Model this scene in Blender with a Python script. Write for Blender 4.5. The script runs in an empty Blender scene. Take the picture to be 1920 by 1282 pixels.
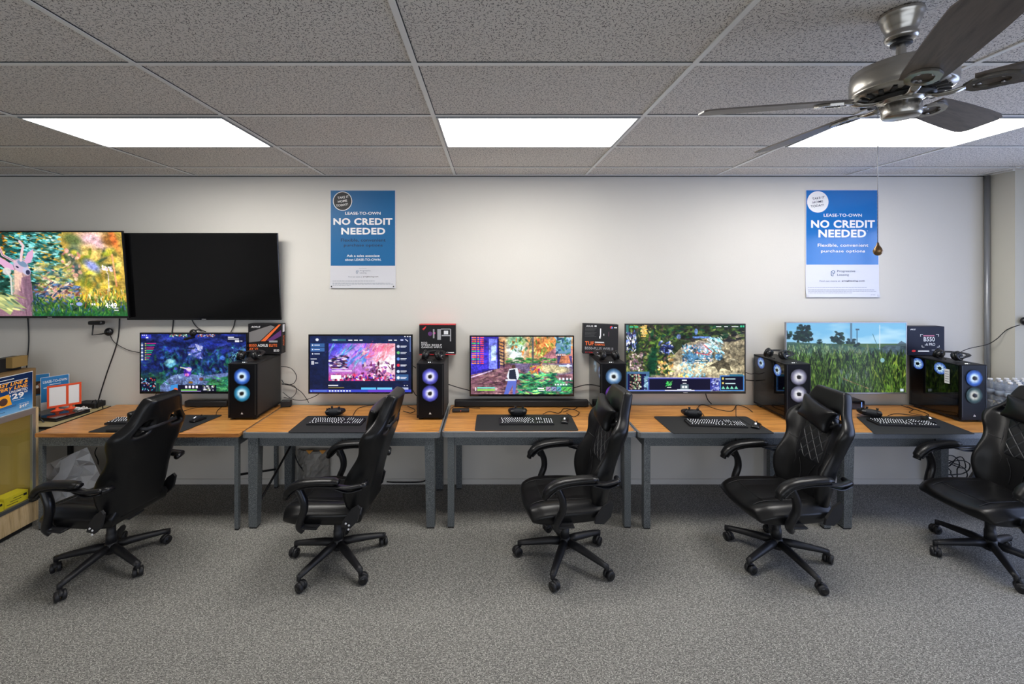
import bpy, bmesh, math, random
import numpy as np
from mathutils import Vector, Matrix, Euler
PI = math.pi; R = math.radians
SC = bpy.context.scene; COL = SC.collection

# ---------------------------------------------------------------- camera, world, light
CZ, F, VX, VY, WY, CEIL = 1.981, 793.0, 919.0, 511.0, 3.967, 2.896
cam = bpy.data.cameras.new('camera'); cam.sensor_width = 36; cam.lens = 36*F/1920
cam.shift_x = (960-VX)/1920; cam.shift_y = -(641-VY)/1920
cam.clip_start = .05
co = bpy.data.objects.new('camera', cam); COL.objects.link(co)
co.location = (0, 0, CZ); co.rotation_euler = (PI/2, 0, 0); SC.camera = co
SC.view_settings.view_transform = 'Standard'; SC.view_settings.look = 'None'
SC.view_settings.gamma = 1; SC.view_settings.use_curve_mapping = False
SC.view_settings.exposure = 0.0
wd = bpy.data.worlds.new('world'); SC.world = wd; wd.use_nodes = True
wd.node_tree.nodes['Background'].inputs[0].default_value = (.62, .74, 1, 1)
wd.node_tree.nodes['Background'].inputs[1].default_value = .35
PANEL = 20.0          # strength of the ceiling panels
def area(name, loc, rot, sx, sy, power, col):
    l = bpy.data.lights.new(name, 'AREA'); l.shape = 'RECTANGLE'; l.size = sx; l.size_y = sy
    l.energy = power; l.color = col
    o = bpy.data.objects.new(name, l); COL.objects.link(o); o.location = loc; o.rotation_euler = rot
    return o
area('daylight_window', (5.35, 1.5, 1.5), (0, PI/2, 0), 2.1, 3.2, 95, (.50, .62, 1))
area('fill_camera_side', (0, -4.3, 1.5), (PI/2, 0, 0), 8.0, 2.2, 85, (.86, .92, 1))  # added fill lamp from behind the camera, standing for an unseen storefront

def P(px, py, Y): return Vector(((px-VX)*Y/F, Y, CZ-(py-VY)*Y/F))

# ---------------------------------------------------------------- materials
def nt(name):
    m = bpy.data.materials.new(name); m.use_nodes = True
    return m, m.node_tree, m.node_tree.nodes['Principled BSDF']
def N(t, k, **kw):
    n = t.nodes.new(k)
    for a, b in kw.items():
        if a.startswith('_'): n.inputs[int(a[1:])].default_value = b
        else: setattr(n, a, b)
    return n
def MA(t, op, a, b=None, c=None):
    n = t.nodes.new('ShaderNodeMath'); n.operation = op
    for i, v in enumerate((a, b, c)):
        if v is None: continue
        if isinstance(v, (int, float)): n.inputs[i].default_value = v
        else: t.links.new(v, n.inputs[i])
    return n.outputs[0]
def mix(t, f, a, b):
    n = t.nodes.new('ShaderNodeMix'); n.data_type = 'RGBA'
    for i, v in ((0, f), (6, a), (7, b)):
        if isinstance(v, (int, float)): n.inputs[i].default_value = v
        elif isinstance(v, tuple): n.inputs[i].default_value = (*v[:3], 1)
        else: t.links.new(v, n.inputs[i])
    return n.outputs[2]
def ramp(t, f, stops):
    n = t.nodes.new('ShaderNodeValToRGB'); e = n.color_ramp.elements
    while len(e) < len(stops): e.new(.5)
    for q, (p, c) in zip(e, stops): q.position = p; q.color = (*c, 1) if isinstance(c, tuple) else (c, c, c, 1)
    t.links.new(f, n.inputs[0]); return n.outputs[0]
def coord(t, which='Object', scale=(1, 1, 1), rot=(0, 0, 0)):
    c = t.nodes.new('ShaderNodeTexCoord'); m = t.nodes.new('ShaderNodeMapping')
    m.inputs['Scale'].default_value = scale; m.inputs['Rotation'].default_value = rot
    t.links.new(c.outputs[which], m.inputs[0]); return m.outputs[0]
def noise(t, vec, scale, detail=2, rough=.5, dist=0):
    n = N(t, 'ShaderNodeTexNoise'); n.inputs['Scale'].default_value = scale; n.inputs['Detail'].default_value = detail
    n.inputs['Roughness'].default_value = rough; n.inputs['Distortion'].default_value = dist
    t.links.new(vec, n.inputs['Vector']); return n.outputs[0]
def bump(t, b, h, s, d=.002):
    n = N(t, 'ShaderNodeBump'); n.inputs['Strength'].default_value = s; n.inputs['Distance'].default_value = d
    t.links.new(h, n.inputs['Height']); t.links.new(n.outputs[0], b.inputs['Normal'])
MC = {}
def mat(name, col, rough=.5, metal=0, spec=.5, var=0, vs=30, bs=0, bscale=60, emit=None, es=0):
    if name in MC: return MC[name]
    m, t, b = nt(name)
    b.inputs['Base Color'].default_value = (*col, 1); b.inputs['Roughness'].default_value = rough
    b.inputs['Metallic'].default_value = metal; b.inputs['Specular IOR Level'].default_value = spec
    v = coord(t)
    if var:
        f = noise(t, v, vs, 3)
        t.links.new(mix(t, f, tuple(c*(1-var) for c in col), tuple(min(1, c*(1+var)) for c in col)), b.inputs['Base Color'])
    if bs: bump(t, b, noise(t, v, bscale, 3), bs)
    if emit:
        b.inputs['Emission Color'].default_value = (*emit, 1); b.inputs['Emission Strength'].default_value = es
    MC[name] = m; return m
def wood(name, c1, c2, axis='x', rough=.35, sc=1.0):
    m, t, b = nt(name)
    s = {'x': (1.2, 14, 14), 'y': (14, 1.2, 14), 'z': (14, 14, 1.2)}[axis]
    v = coord(t, 'Object', tuple(q*sc for q in s))
    f = noise(t, v, 2.2, 8, .62, .6); g = noise(t, v, 9, 4, .6, .3)
    h = MA(t, 'ADD', MA(t, 'MULTIPLY', f, .7), MA(t, 'MULTIPLY', g, .3))
    t.links.new(ramp(t, h, [(.36, tuple(q*.62 for q in c1)), (.46, c1), (.56, c2), (.66, tuple(q*.8 for q in c1))]), b.inputs['Base Color'])
    b.inputs['Roughness'].default_value = rough
    bump(t, b, h, .15, .001); return m
def worms(t, vec, scale, k=.9, wid=.07, ln=.36, seed=0.0):
    vo = N(t, 'ShaderNodeTexVoronoi', voronoi_dimensions='2D'); vo.inputs['Scale'].default_value = 1
    sc = N(t, 'ShaderNodeVectorMath', operation='MULTIPLY_ADD'); sc.inputs[1].default_value = (scale,)*3; sc.inputs[2].default_value = (seed, seed*1.7, 0)
    t.links.new(vec, sc.inputs[0]); t.links.new(sc.outputs[0], vo.inputs['Vector'])
    sub = N(t, 'ShaderNodeVectorMath', operation='SUBTRACT'); t.links.new(sc.outputs[0], sub.inputs[0]); t.links.new(vo.outputs['Position'], sub.inputs[1])
    sp = N(t, 'ShaderNodeSeparateColor'); t.links.new(vo.outputs['Color'], sp.inputs[0])
    ro = N(t, 'ShaderNodeVectorRotate', rotation_type='Z_AXIS'); t.links.new(sub.outputs[0], ro.inputs['Vector'])
    t.links.new(MA(t, 'MULTIPLY', sp.outputs[0], 6.283), ro.inputs['Angle'])
    xyz = N(t, 'ShaderNodeSeparateXYZ'); t.links.new(ro.outputs[0], xyz.inputs[0])
    x, y = xyz.outputs[0], xyz.outputs[1]
    cur = MA(t, 'MULTIPLY', MA(t, 'MULTIPLY', x, x), MA(t, 'MULTIPLY', MA(t, 'SUBTRACT', sp.outputs[1], .5), 4*k))
    dy = MA(t, 'ABSOLUTE', MA(t, 'SUBTRACT', y, cur))
    a = MA(t, 'LESS_THAN', dy, wid)
    bb = MA(t, 'LESS_THAN', MA(t, 'ABSOLUTE', x), MA(t, 'MULTIPLY', sp.outputs[2], ln))
    return MA(t, 'MULTIPLY', a, bb)

# acoustic ceiling tile: short curved fissures
m, t, b = nt('acoustic_tile')
v = coord(t)
w = MA(t, 'MAXIMUM', worms(t, v, 62, .9, .08, .44), MA(t, 'MAXIMUM', worms(t, v, 85, 1.1, .09, .36, 3.3), worms(t, v, 44, .8, .045, .34, 7.7)))
w2 = MA(t, 'MAXIMUM', w, MA(t, 'GREATER_THAN', noise(t, v, 260, 2), .69))
base = mix(t, noise(t, v, 1.3, 3), (.74, .705, .65), (.82, .785, .73))
t.links.new(mix(t, w2, base, (.15, .14, .13)), b.inputs['Base Color']); b.inputs['Roughness'].default_value = .95
bump(t, b, MA(t, 'SUBTRACT', 1, w2), .5, .003); TILE = m
# carpet
m, t, b = nt('carpet')
v = coord(t)
va = coord(t, 'Object', (1, 2.1, 1))
l1 = worms(t, va, 62, .9, .13, .75, 1.0); l2 = worms(t, va, 55, .9, .11, .8, 5.0)
l3 = worms(t, va, 48, .8, .10, .8, 9.0)
base = mix(t, noise(t, v, 1.6, 5, .6), (.155, .153, .142), (.255, .25, .23))
fine = noise(t, v, 190, 4, .7)
c = mix(t, ramp(t, fine, [(.40, 0.0), (.62, 1.0)]), mix(t, .45, base, (.05, .05, .05)), mix(t, .28, base, (.62, .6, .55)))
c = mix(t, MA(t, 'MULTIPLY', l1, .8), c, (.05, .05, .05))
c = mix(t, MA(t, 'MULTIPLY', l2, .75), c, (.55, .54, .49))
c = mix(t, MA(t, 'MULTIPLY', l3, .6), c, (.10, .095, .09))
t.links.new(c, b.inputs['Base Color']); b.inputs['Roughness'].default_value = 1; b.inputs['Specular IOR Level'].default_value = .1
bump(t, b, fine, .5, .004); CARPET = m

WALL = mat('wall_paint', (.66, .635, .585), .75, var=.02, vs=3, bs=.25, bscale=130)
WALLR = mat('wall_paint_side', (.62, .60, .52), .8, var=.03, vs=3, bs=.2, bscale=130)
TBAR = mat('grid_bar', (.86, .86, .83), .4)
DARKJ = mat('shadow_gap', (.03, .03, .03), .9)
DESKM = [None]
m, t, b = nt('hammered_grey_metal')
v = coord(t); f = noise(t, v, 230, 3, .7)
t.links.new(ramp(t, f, [(.38, (.055, .065, .072)), (.52, (.13, .145, .155)), (.66, (.30, .32, .33))]), b.inputs['Base Color'])
b.inputs['Roughness'].default_value = .42; b.inputs['Metallic'].default_value = .35; bump(t, b, f, .3, .001); HAM = m
BAND = mat('desk_edge_band', (.22, .24, .26), .35, .5, var=.25, vs=140)
TOPW = wood('oak_laminate', (.47, .20, .048), (.63, .30, .080), 'x', .3)
WEDGE = wood('oak_edge', (.38, .14, .035), (.50, .21, .055), 'x', .4)
LEA = mat('black_leather', (.005, .005, .0056), .33, spec=.36, bs=.12, bscale=240)
PLA = mat('black_plastic', (.006, .006, .0075), .3)
PLM = mat('matt_black_plastic', (.009, .009, .011), .5)
GLB = mat('gloss_black', (.006, .006, .007), .08)
RUB = mat('rubber', (.012, .012, .012), .7)
NICK = mat('brushed_nickel', (.46, .44, .40), .27, 1.0)
NICKD = mat('dark_vent', (.02, .02, .02), .5)
STEEL = mat('steel', (.5, .5, .52), .3, 1)
CONDUIT = mat('galvanised_conduit', (.30, .31, .33), .35, .6)
WHT = mat('white_print', (.86, .86, .86), .5)
WPL = mat('white_plastic', (.75, .75, .77), .5)
BLK = mat('black_print', (.01, .01, .012), .5)
def quilt():
    m, t, b = nt('quilted_leather')
    b.inputs['Base Color'].default_value = (.0125, .0125, .0145, 1); b.inputs['Roughness'].default_value = .38
    c = N(t, 'ShaderNodeTexCoord'); s = N(t, 'ShaderNodeSeparateXYZ'); t.links.new(c.outputs['Object'], s.inputs[0])
    y, z = s.outputs[1], s.outputs[2]
    def ln(sgn):
        q = MA(t, 'ADD', MA(t, 'MULTIPLY', y, 15*sgn), MA(t, 'MULTIPLY', z, 11))
        return MA(t, 'ABSOLUTE', MA(t, 'SUBTRACT', MA(t, 'FRACT', q), .5))
    h = MA(t, 'MINIMUM', ln(1), ln(-1)); h2 = ramp(t, h, [(0, 0.0), (.10, 1.0)])
    t.links.new(mix(t, h2, (.05, .052, .058), (.007, .007, .0085)), b.inputs['Base Color'])
    bump(t, b, h2, .8, .006); return m
QUI = quilt()
def glass(name, col=(1, 1, 1), fac=.12, rough=.02):
    m = bpy.data.materials.new(name); m.use_nodes = True; t = m.node_tree; t.nodes.clear()
    o = N(t, 'ShaderNodeOutputMaterial'); tr = N(t, 'ShaderNodeBsdfTransparent'); gl = N(t, 'ShaderNodeBsdfGlossy')
    tr.inputs[0].default_value = (*col, 1); gl.inputs['Roughness'].default_value = rough
    fr = N(t, 'ShaderNodeLayerWeight')
    f = MA(t, 'ADD', MA(t, 'MULTIPLY', MA(t, 'POWER', fr.outputs['Facing'], 4.0), .9), .02+fac*.3); mx = N(t, 'ShaderNodeMixShader')
    t.links.new(f, mx.inputs[0]); t.links.new(tr.outputs[0], mx.inputs[1]); t.links.new(gl.outputs[0], mx.inputs[2]); t.links.new(mx.outputs[0], o.inputs[0])
    return m
GLASS = glass('clear_glass'); SMOKE = glass('smoked_glass', (.45, .47, .5), .2)
LIGHTM = mat('light_diffuser', (.9, .9, .9), .5, emit=(1, .97, .92), es=PANEL)

# ---------------------------------------------------------------- mesh builder
class MB:
    def __init__(s): s.v = []; s.f = []; s.mi = []; s.m = []; s.sm = []
    def k(s, m):
        if m not in s.m: s.m.append(m)
        return s.m.index(m)
    def add(s, vs, fs, m, M=None, smooth=False):
        o = len(s.v); k = s.k(m)
        s.v += [tuple(M @ Vector(q)) if M else tuple(q) for q in vs]
        for f in fs: s.f.append([i+o for i in f]); s.mi.append(k); s.sm.append(smooth)
        return s
    def box(s, c, d, m, bev=0, rot=None, seg=1):
        M = Matrix.Translation(c) @ (Euler(rot).to_matrix().to_4x4() if rot else Matrix())
        b = bmesh.new(); bmesh.ops.create_cube(b, size=1)
        for q in b.verts: q.co = Vector((q.co.x*d[0], q.co.y*d[1], q.co.z*d[2]))
        if bev: bmesh.ops.bevel(b, geom=b.edges[:], offset=bev, segments=seg, profile=.5, affect='EDGES')
        b.verts.index_update()
        s.add([q.co for q in b.verts], [[q.index for q in f.verts] for f in b.faces], m, M, bool(bev and seg > 1)); b.free(); return s
    def box2(s, a, b, m, bev=0, seg=1):
        a = Vector(a); b = Vector(b); return s.box((a+b)/2, [abs(q) for q in (b-a)], m, bev, None, seg)
    def tube(s, pts, r, m, n=8, sx=None, cap=True, up=None):
        pts = [Vector(p) for p in pts]; rs = r if isinstance(r, (list, tuple)) else [r]*len(pts)
        vs = []; prev = None
        for i, p in enumerate(pts):
            d = (pts[min(i+1, len(pts)-1)]-pts[max(i-1, 0)]).normalized()
            if prev is None:
                a = Vector(up) if up else (Vector((0, 0, 1)) if abs(d.z) < .9 else Vector((0, 1, 0)))
            else: a = prev
            a = (a-d*a.dot(d)).normalized(); prev = a; bb = d.cross(a)
            rr = rs[i]; ra, rb = rr if isinstance(rr, (tuple, list)) else (rr, rr)
            for j in range(n):
                q = 2*PI*j/n; vs.append(p+a*math.cos(q)*ra+bb*math.sin(q)*rb)
        fs = [[i*n+j, i*n+(j+1) % n, (i+1)*n+(j+1) % n, (i+1)*n+j] for i in range(len(pts)-1) for j in range(n)]
        if cap: fs += [list(range(n))[::-1], list(range((len(pts)-1)*n, len(pts)*n))]
        return s.add(vs, fs, m, None, True)
    def lathe(s, prof, m, M=None, n=24):
        vs = [(r*math.cos(2*PI*j/n), r*math.sin(2*PI*j/n), z) for r, z in prof for j in range(n)]
        fs = [[i*n+j, i*n+(j+1) % n, (i+1)*n+(j+1) % n, (i+1)*n+j] for i in range(len(prof)-1) for j in range(n)]
        return s.add(vs, fs, m, M, True)
    def prism(s, pts, z0, z1, m, M=None, smooth=False):
        n = len(pts); vs = [(x, y, z0) for x, y in pts]+[(x, y, z1) for x, y in pts]
        fs = [list(range(n))[::-1], list(range(n, 2*n))]+[[i, (i+1) % n, n+(i+1) % n, n+i] for i in range(n)]
        return s.add(vs, fs, m, M, smooth)
    def cyl(s, c, r, h, m, axis='z', n=20):
        M = Matrix.Translation(c)
        if axis == 'x': M = M @ Matrix.Rotation(PI/2, 4, 'Y')
        if axis == 'y': M = M @ Matrix.Rotation(PI/2, 4, 'X')
        e = min(r, h)*.15
        return s.lathe([(0, -h/2), (r-e, -h/2), (r, -h/2+e), (r, h/2-e), (r-e, h/2), (0, h/2)], m, M, n)
    def sph(s, c, r, m, sc=(1, 1, 1), n=14):
        M = Matrix.Translation(c) @ Matrix.Diagonal((*sc, 1))
        k = n//2
        return s.lathe([(r*math.sin(PI*i/k), -r*math.cos(PI*i/k)) for i in range(k+1)], m, M, n)
    def text(s, body, m, M, w=None, h=None, bold=0, align='CENTER', spacing=1.0, shear=0):
        """lettering laid in local XY of M; scaled to width w and/or cap height h"""
        cu = bpy.data.curves.new('t', 'FONT'); cu.body = body; cu.size = 1; cu.offset = bold*.62; cu.resolution_u = 4
        cu.space_character = spacing*(1+bold*1.2); cu.shear = shear; cu.space_line = .95
        cu.align_x = align
        ob = bpy.data.objects.new('t', cu); COL.objects.link(ob)
        me = bpy.data.meshes.new_from_object(ob.evaluated_get(bpy.context.evaluated_depsgraph_get()))
        vs = np.array([q.co[:] for q in me.vertices]) if len(me.vertices) else np.zeros((0, 3))
        fs = [list(p.vertices) for p in me.polygons]
        bpy.data.objects.remove(ob); bpy.data.curves.remove(cu); bpy.data.meshes.remove(me)
        if not len(vs): return s
        lo, hi = vs.min(0), vs.max(0); d = hi-lo
        sx = w/d[0] if w else None; sy = h/d[1] if h else None
        sx = sx or sy; sy = sy or sx
        ax = {'CENTER': (lo[0]+hi[0])/2, 'LEFT': lo[0], 'RIGHT': hi[0]}[align]
        vs = (vs-[ax, (lo[1]+hi[1])/2, 0])*[sx, sy, 0]
        return s.add([tuple(q) for q in vs], fs, m, M)
    def build(s, name, parent=None, subs=0, loc=None):
        me = bpy.data.meshes.new(name); me.from_pydata(s.v, [], s.f)
        for q in s.m: me.materials.append(q)
        me.polygons.foreach_set('material_index', s.mi); me.polygons.foreach_set('use_smooth', s.sm)
        me.update()
        o = bpy.data.objects.new(name, me); COL.objects.link(o)
        if parent: o.parent = parent
        if loc: o.location = loc
        if subs:
            q = o.modifiers.new('s', 'SUBSURF'); q.levels = 1; q.render_levels = subs
        return o
def tag(o, label=None, cat=None, group=None, kind=None):
    for k, v in (('label', label), ('category', cat), ('group', group), ('kind', kind)):
        if v: o[k] = v
    return o
def thing(name, label, cat, loc=(0, 0, 0), rz=0, group=None):
    o = bpy.data.objects.new(name, None); COL.objects.link(o); o.empty_display_size = .1
    o.location = loc; o.rotation_euler = (0, 0, rz); return tag(o, label, cat, group)
def kids(o): return [c for c in bpy.data.objects if c.parent == o]
def copy_tree(o, parent=None):
    c = o.copy(); COL.objects.link(c)
    if parent: c.parent = parent
    for ch in kids(o): copy_tree(ch, c)
    return c
def FR(x, y, z):      # frame for print on a surface that faces the camera (-Y): local x -> +X, local y -> +Z
    return Matrix.Translation((x, y, z)) @ Matrix.Rotation(PI/2, 4, 'X')
def rect(mb, x0, z0, x1, z1, y, m): mb.add([(x0, y, z0), (x1, y, z0), (x1, y, z1), (x0, y, z1)], [[0, 1, 2, 3]], m)
def smooth_pts(pts, n=6):
    pts = [Vector(p) for p in pts]; q = [pts[0]]+pts+[pts[-1]]; out = []
    for i in range(1, len(q)-2):
        for k in range(n):
            t = k/n; a, b, c, d = q[i-1:i+3]
            out.append(.5*((2*b)+(c-a)*t+(2*a-5*b+4*c-d)*t*t+(3*b-a-3*c+d)*t**3))
    return out+[pts[-1]]
def cable(name, pts, label, r=.0032, m=None, group=None, cat='cable'):
    o = MB().tube(smooth_pts(pts), r, m or PLM, 6).build(name); return tag(o, label, cat, group)

# ---------------------------------------------------------------- the room
XL, XR, YB = -6.6, 4.655, -4.6
o = MB().box2((XL-.1, YB-.1, -.1), (5.6, WY+.1, 0), CARPET).build('floor'); tag(o, kind='structure')
o = MB().box2((XL-.1, YB-.1, CEIL), (5.6, WY+.1, CEIL+.1), TILE).build('ceiling'); tag(o, kind='structure'); ceil = o
g = MB()
gx = [-.33+1.222*k for k in range(-5, 5)]; gy = [1.85+.607*k for k in range(-10, 4)]
for x in gx:
    g.box2((x-.012, YB, CEIL-.006), (x+.012, WY, CEIL-.001), TBAR); g.box2((x+.012, YB, CEIL-.003), (x+.0155, WY, CEIL-.0005), DARKJ)
for y in gy:
    g.box2((XL, y-.012, CEIL-.005), (5.5, y+.012, CEIL-.001), TBAR); g.box2((XL, y-.0155, CEIL-.003), (5.5, y-.012, CEIL-.0005), DARKJ)
g.box2((XL, WY-.02, CEIL-.008), (XR, WY, CEIL-.001), TBAR)
g.box2((XL, WY-.005, CEIL-.016), (XR, WY, CEIL-.008), DARKJ)
g.box2((XR-.02, 3.75, CEIL-.012), (XR, WY, CEIL-.001), TBAR)
g.build('ceiling_grid', ceil)
o = MB().box2((XL-.1, WY, 0), (5.6, WY+.1, CEIL), WALL).build('wall_back'); tag(o, kind='structure')
o = MB().box2((XL-.1, YB, 0), (XL, WY, CEIL), WALL).build('wall_left'); tag(o, kind='structure')
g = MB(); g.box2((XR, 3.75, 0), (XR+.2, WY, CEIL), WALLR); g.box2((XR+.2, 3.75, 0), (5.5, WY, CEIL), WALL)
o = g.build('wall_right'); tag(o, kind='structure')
g = MB(); X5 = 5.2
g.box2((X5, YB, 0), (X5+.1, -.1, CEIL), WALL); g.box2((X5, 3.1, 0), (X5+.1, 3.75, CEIL), WALL)
g.box2((X5, -.1, 0), (X5+.1, 3.1, .4), WALL); g.box2((X5, -.1, 2.6), (X5+.1, 3.1, CEIL), WALL)
g.build('window_wall', o)
g = MB()
for y in (-.1, .97, 2.03, 3.05): g.box2((X5, y, .4), (X5+.06, y+.05, 2.6), STEEL)
for z in (.4, 2.55): g.box2((X5, -.1, z), (X5+.06, 3.1, z+.05), STEEL)
o = g.build('window_1'); tag(o, kind='structure')
g = MB(); g.box2((X5+.02, -.1, .4), (X5+.026, 3.1, 2.6), GLASS); g.build('window_glass', o)
g = MB(); g.box2((XL, YB-.1, 0), (-4.3, YB, CEIL), WALL); g.box2((4.3, YB-.1, 0), (5.3, YB, CEIL), WALL)
g.box2((-4.3, YB-.1, 0), (4.3, YB, .3), WALL); g.box2((-4.3, YB-.1, 2.7), (4.3, YB, CEIL), WALL)
tag(g.build('wall_front'), kind='structure')
tag(MB().box2((XL, WY-.012, 0), (XR, WY, .05), mat('baseboard_paint', (.66, .64, .6), .6), .003).build('baseboard_back'), kind='structure')
# ceiling lights: 2 x 4 ft panels in every second column
def lamp(ix, iy, label):
    x0, x1 = -.33+1.222*ix, -.33+1.222*(ix+1); y0, y1 = 1.85+.607*iy, 1.85+.607*(iy+1)
    t = thing('ceiling_light', label, 'ceiling light', ((x0+x1)/2, (y0+y1)/2, CEIL), 0, 'ceiling light panels')
    hx, hy = (x1-x0)/2-.013, (y1-y0)/2-.013
    f = MB()
    for a, b in (((-hx, -hy), (hx, -hy+.014)), ((-hx, hy-.014), (hx, hy)), ((-hx, -hy+.014), (-hx+.014, hy-.014)), ((hx-.014, -hy+.014), (hx, hy-.014))):
        f.box2((*a, -.012), (*b, -.001), CONDUIT)
    f.build('light_frame', t)
    MB().box2((-hx+.014, -hy+.014, -.007), (hx-.014, hy-.014, -.0015), LIGHTM).build('diffuser', t)
lamp(-2, 1, 'glowing white panel light in the ceiling above the two wall televisions')
lamp(0, 1, 'glowing white panel light in the ceiling between the other two panels')
lamp(2, 1, 'glowing white panel light in the ceiling partly hidden by the fan blades')
for ix in (-3, 1):
    lamp(ix, -8, 'panel light further back in the ceiling, out of the picture')
# conduit in the corner
o = MB().tube([(XR-.025, WY-.028, .0), (XR-.025, WY-.028, CEIL-.012)], .02, CONDUIT, 14).build('conduit_pipe')
tag(o, 'thin grey metal conduit pipe running floor to ceiling in the right corner', 'pipe')

# ---------------------------------------------------------------- desks
def desk(x0, x1, yf, wooden, label, wide=None, yb=3.945, br=()):
    t = thing('desk', label, 'desk', ((x0+x1)/2, (yf+yb)/2, 0), 0, 'row of wood-topped desks')
    w = (x1-x0)/2; h = (yb-yf)/2
    if wooden:
        MB().box2((-w, -h, .72), (w, h, .75), TOPW, .002).box2((-w+.001, -h-.002, .721), (w-.001, -h+.001, .748), WEDGE).build('tabletop', t)
    else:
        MB().box2((-w+.01, -h+.01, .715), (w-.01, h-.01, .7505), TOPW).build('tabletop', t)
        pts = []
        for cx, cy, a in ((w-.03, h-.03, 0), (-w+.03, h-.03, 90), (-w+.03, -h+.03, 180), (w-.03, -h+.03, 270)):
            pts += [(cx+.03*math.cos(R(a+q)), cy+.03*math.sin(R(a+q))) for q in (0, 22, 45, 67, 90)]
        n = len(pts); inn = [(x*(w-.012)/w, y*(h-.012)/h) for x, y in pts]
        vs = [(x, y, .71) for x, y in pts]+[(x, y, .748) for x, y in pts]+[(x, y, .752) for x, y in inn]+[(x, y, .71) for x, y in inn]
        fs = []
        for i in range(n):
            j = (i+1) % n
            for k in range(4): fs.append([k*n+i, k*n+j, ((k+1) % 4)*n+j, ((k+1) % 4)*n+i])
        MB().add(vs, fs, BAND).build('edge_band', t)
    ins = .012 if wooden else .045
    g = MB(); zt, zb = (.718, .65) if wooden else (.70, .635)
    yf2 = -h+.012 if wooden else -h+.035
    g.box2((-w+ins+.03, yf2, zb), (w-ins-.03, yf2+.02, zt), HAM); g.box2((-w+ins, h-.05, zb), (w-ins, h-.03, zt), HAM)
    for s in (-1, 1): g.box((s*(w-ins-.012), 0, (zb+zt)/2), (.02, 2*h-.1, zt-zb), HAM)
    if not wooden: g.box((0, yf2-.0015, (zb+zt)/2), (.003, .004, zt-zb-.004), DARKJ)
    g.build('apron', t)
    lw = wide or (.03 if wooden else .05)
    for sx in (-1, 1):
        for sy in (-1, 1):
            q = MB(); tp = 1.0 if not wide else .8
            cx = sx*(w-ins-lw/2); cy = -h+.014+lw/2 if sy < 0 else h-.03-lw/2
            if sy > 0 and not wide: cx -= sx*.02
            a = lw/2; bt = a*tp
            ox = sx*(a-bt)
            zt2 = .705 if not wooden else .719
            vs = [(cx-bt+ox, cy-bt, .012), (cx+bt+ox, cy-bt, .012), (cx+bt+ox, cy+bt, .012), (cx-bt+ox, cy+bt, .012), (cx-a, cy-a, zt2), (cx+a, cy-a, zt2), (cx+a, cy+a, zt2), (cx-a, cy+a, zt2)]
            q.add(vs, [[3, 2, 1, 0], [4, 5, 6, 7], [0, 1, 5, 4], [1, 2, 6, 5], [2, 3, 7, 6], [3, 0, 4, 7]], HAM)
            q.box((cx+ox, cy, .006), (bt*1.8, bt*1.8, .012), RUB)
            q.build('leg', t)
    for s in br:
        xx = s*(w-ins-.03-lw*.3)
        MB().tube([(xx, h-.05, .17), (xx, -h+.07, .40)] if wooden else [(xx, h-.06, .42), (xx, -h+.09, .18)], .009, PLM, 6).build('brace', t)
    return t
desk(-3.485, -1.925, 3.238, True, 'leftmost desk with bare brown wood edge and thin steel legs', br=(1,))
desk(-1.914, -.385, 3.25, False, 'second desk from the left with rounded grey edge, tower with violet fans on its right', .078, br=(-1,))
desk(-.3747, 1.136, 3.265, False, 'middle desk with grey edge, below the long black soundbar')
desk(1.142, 2.674, 3.25, False, 'fourth desk from the left, below the strategy game screen')
desk(2.682, 4.21, 3.24, False, 'rightmost desk, below the silver framed screen showing tall grass', .078)

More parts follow.
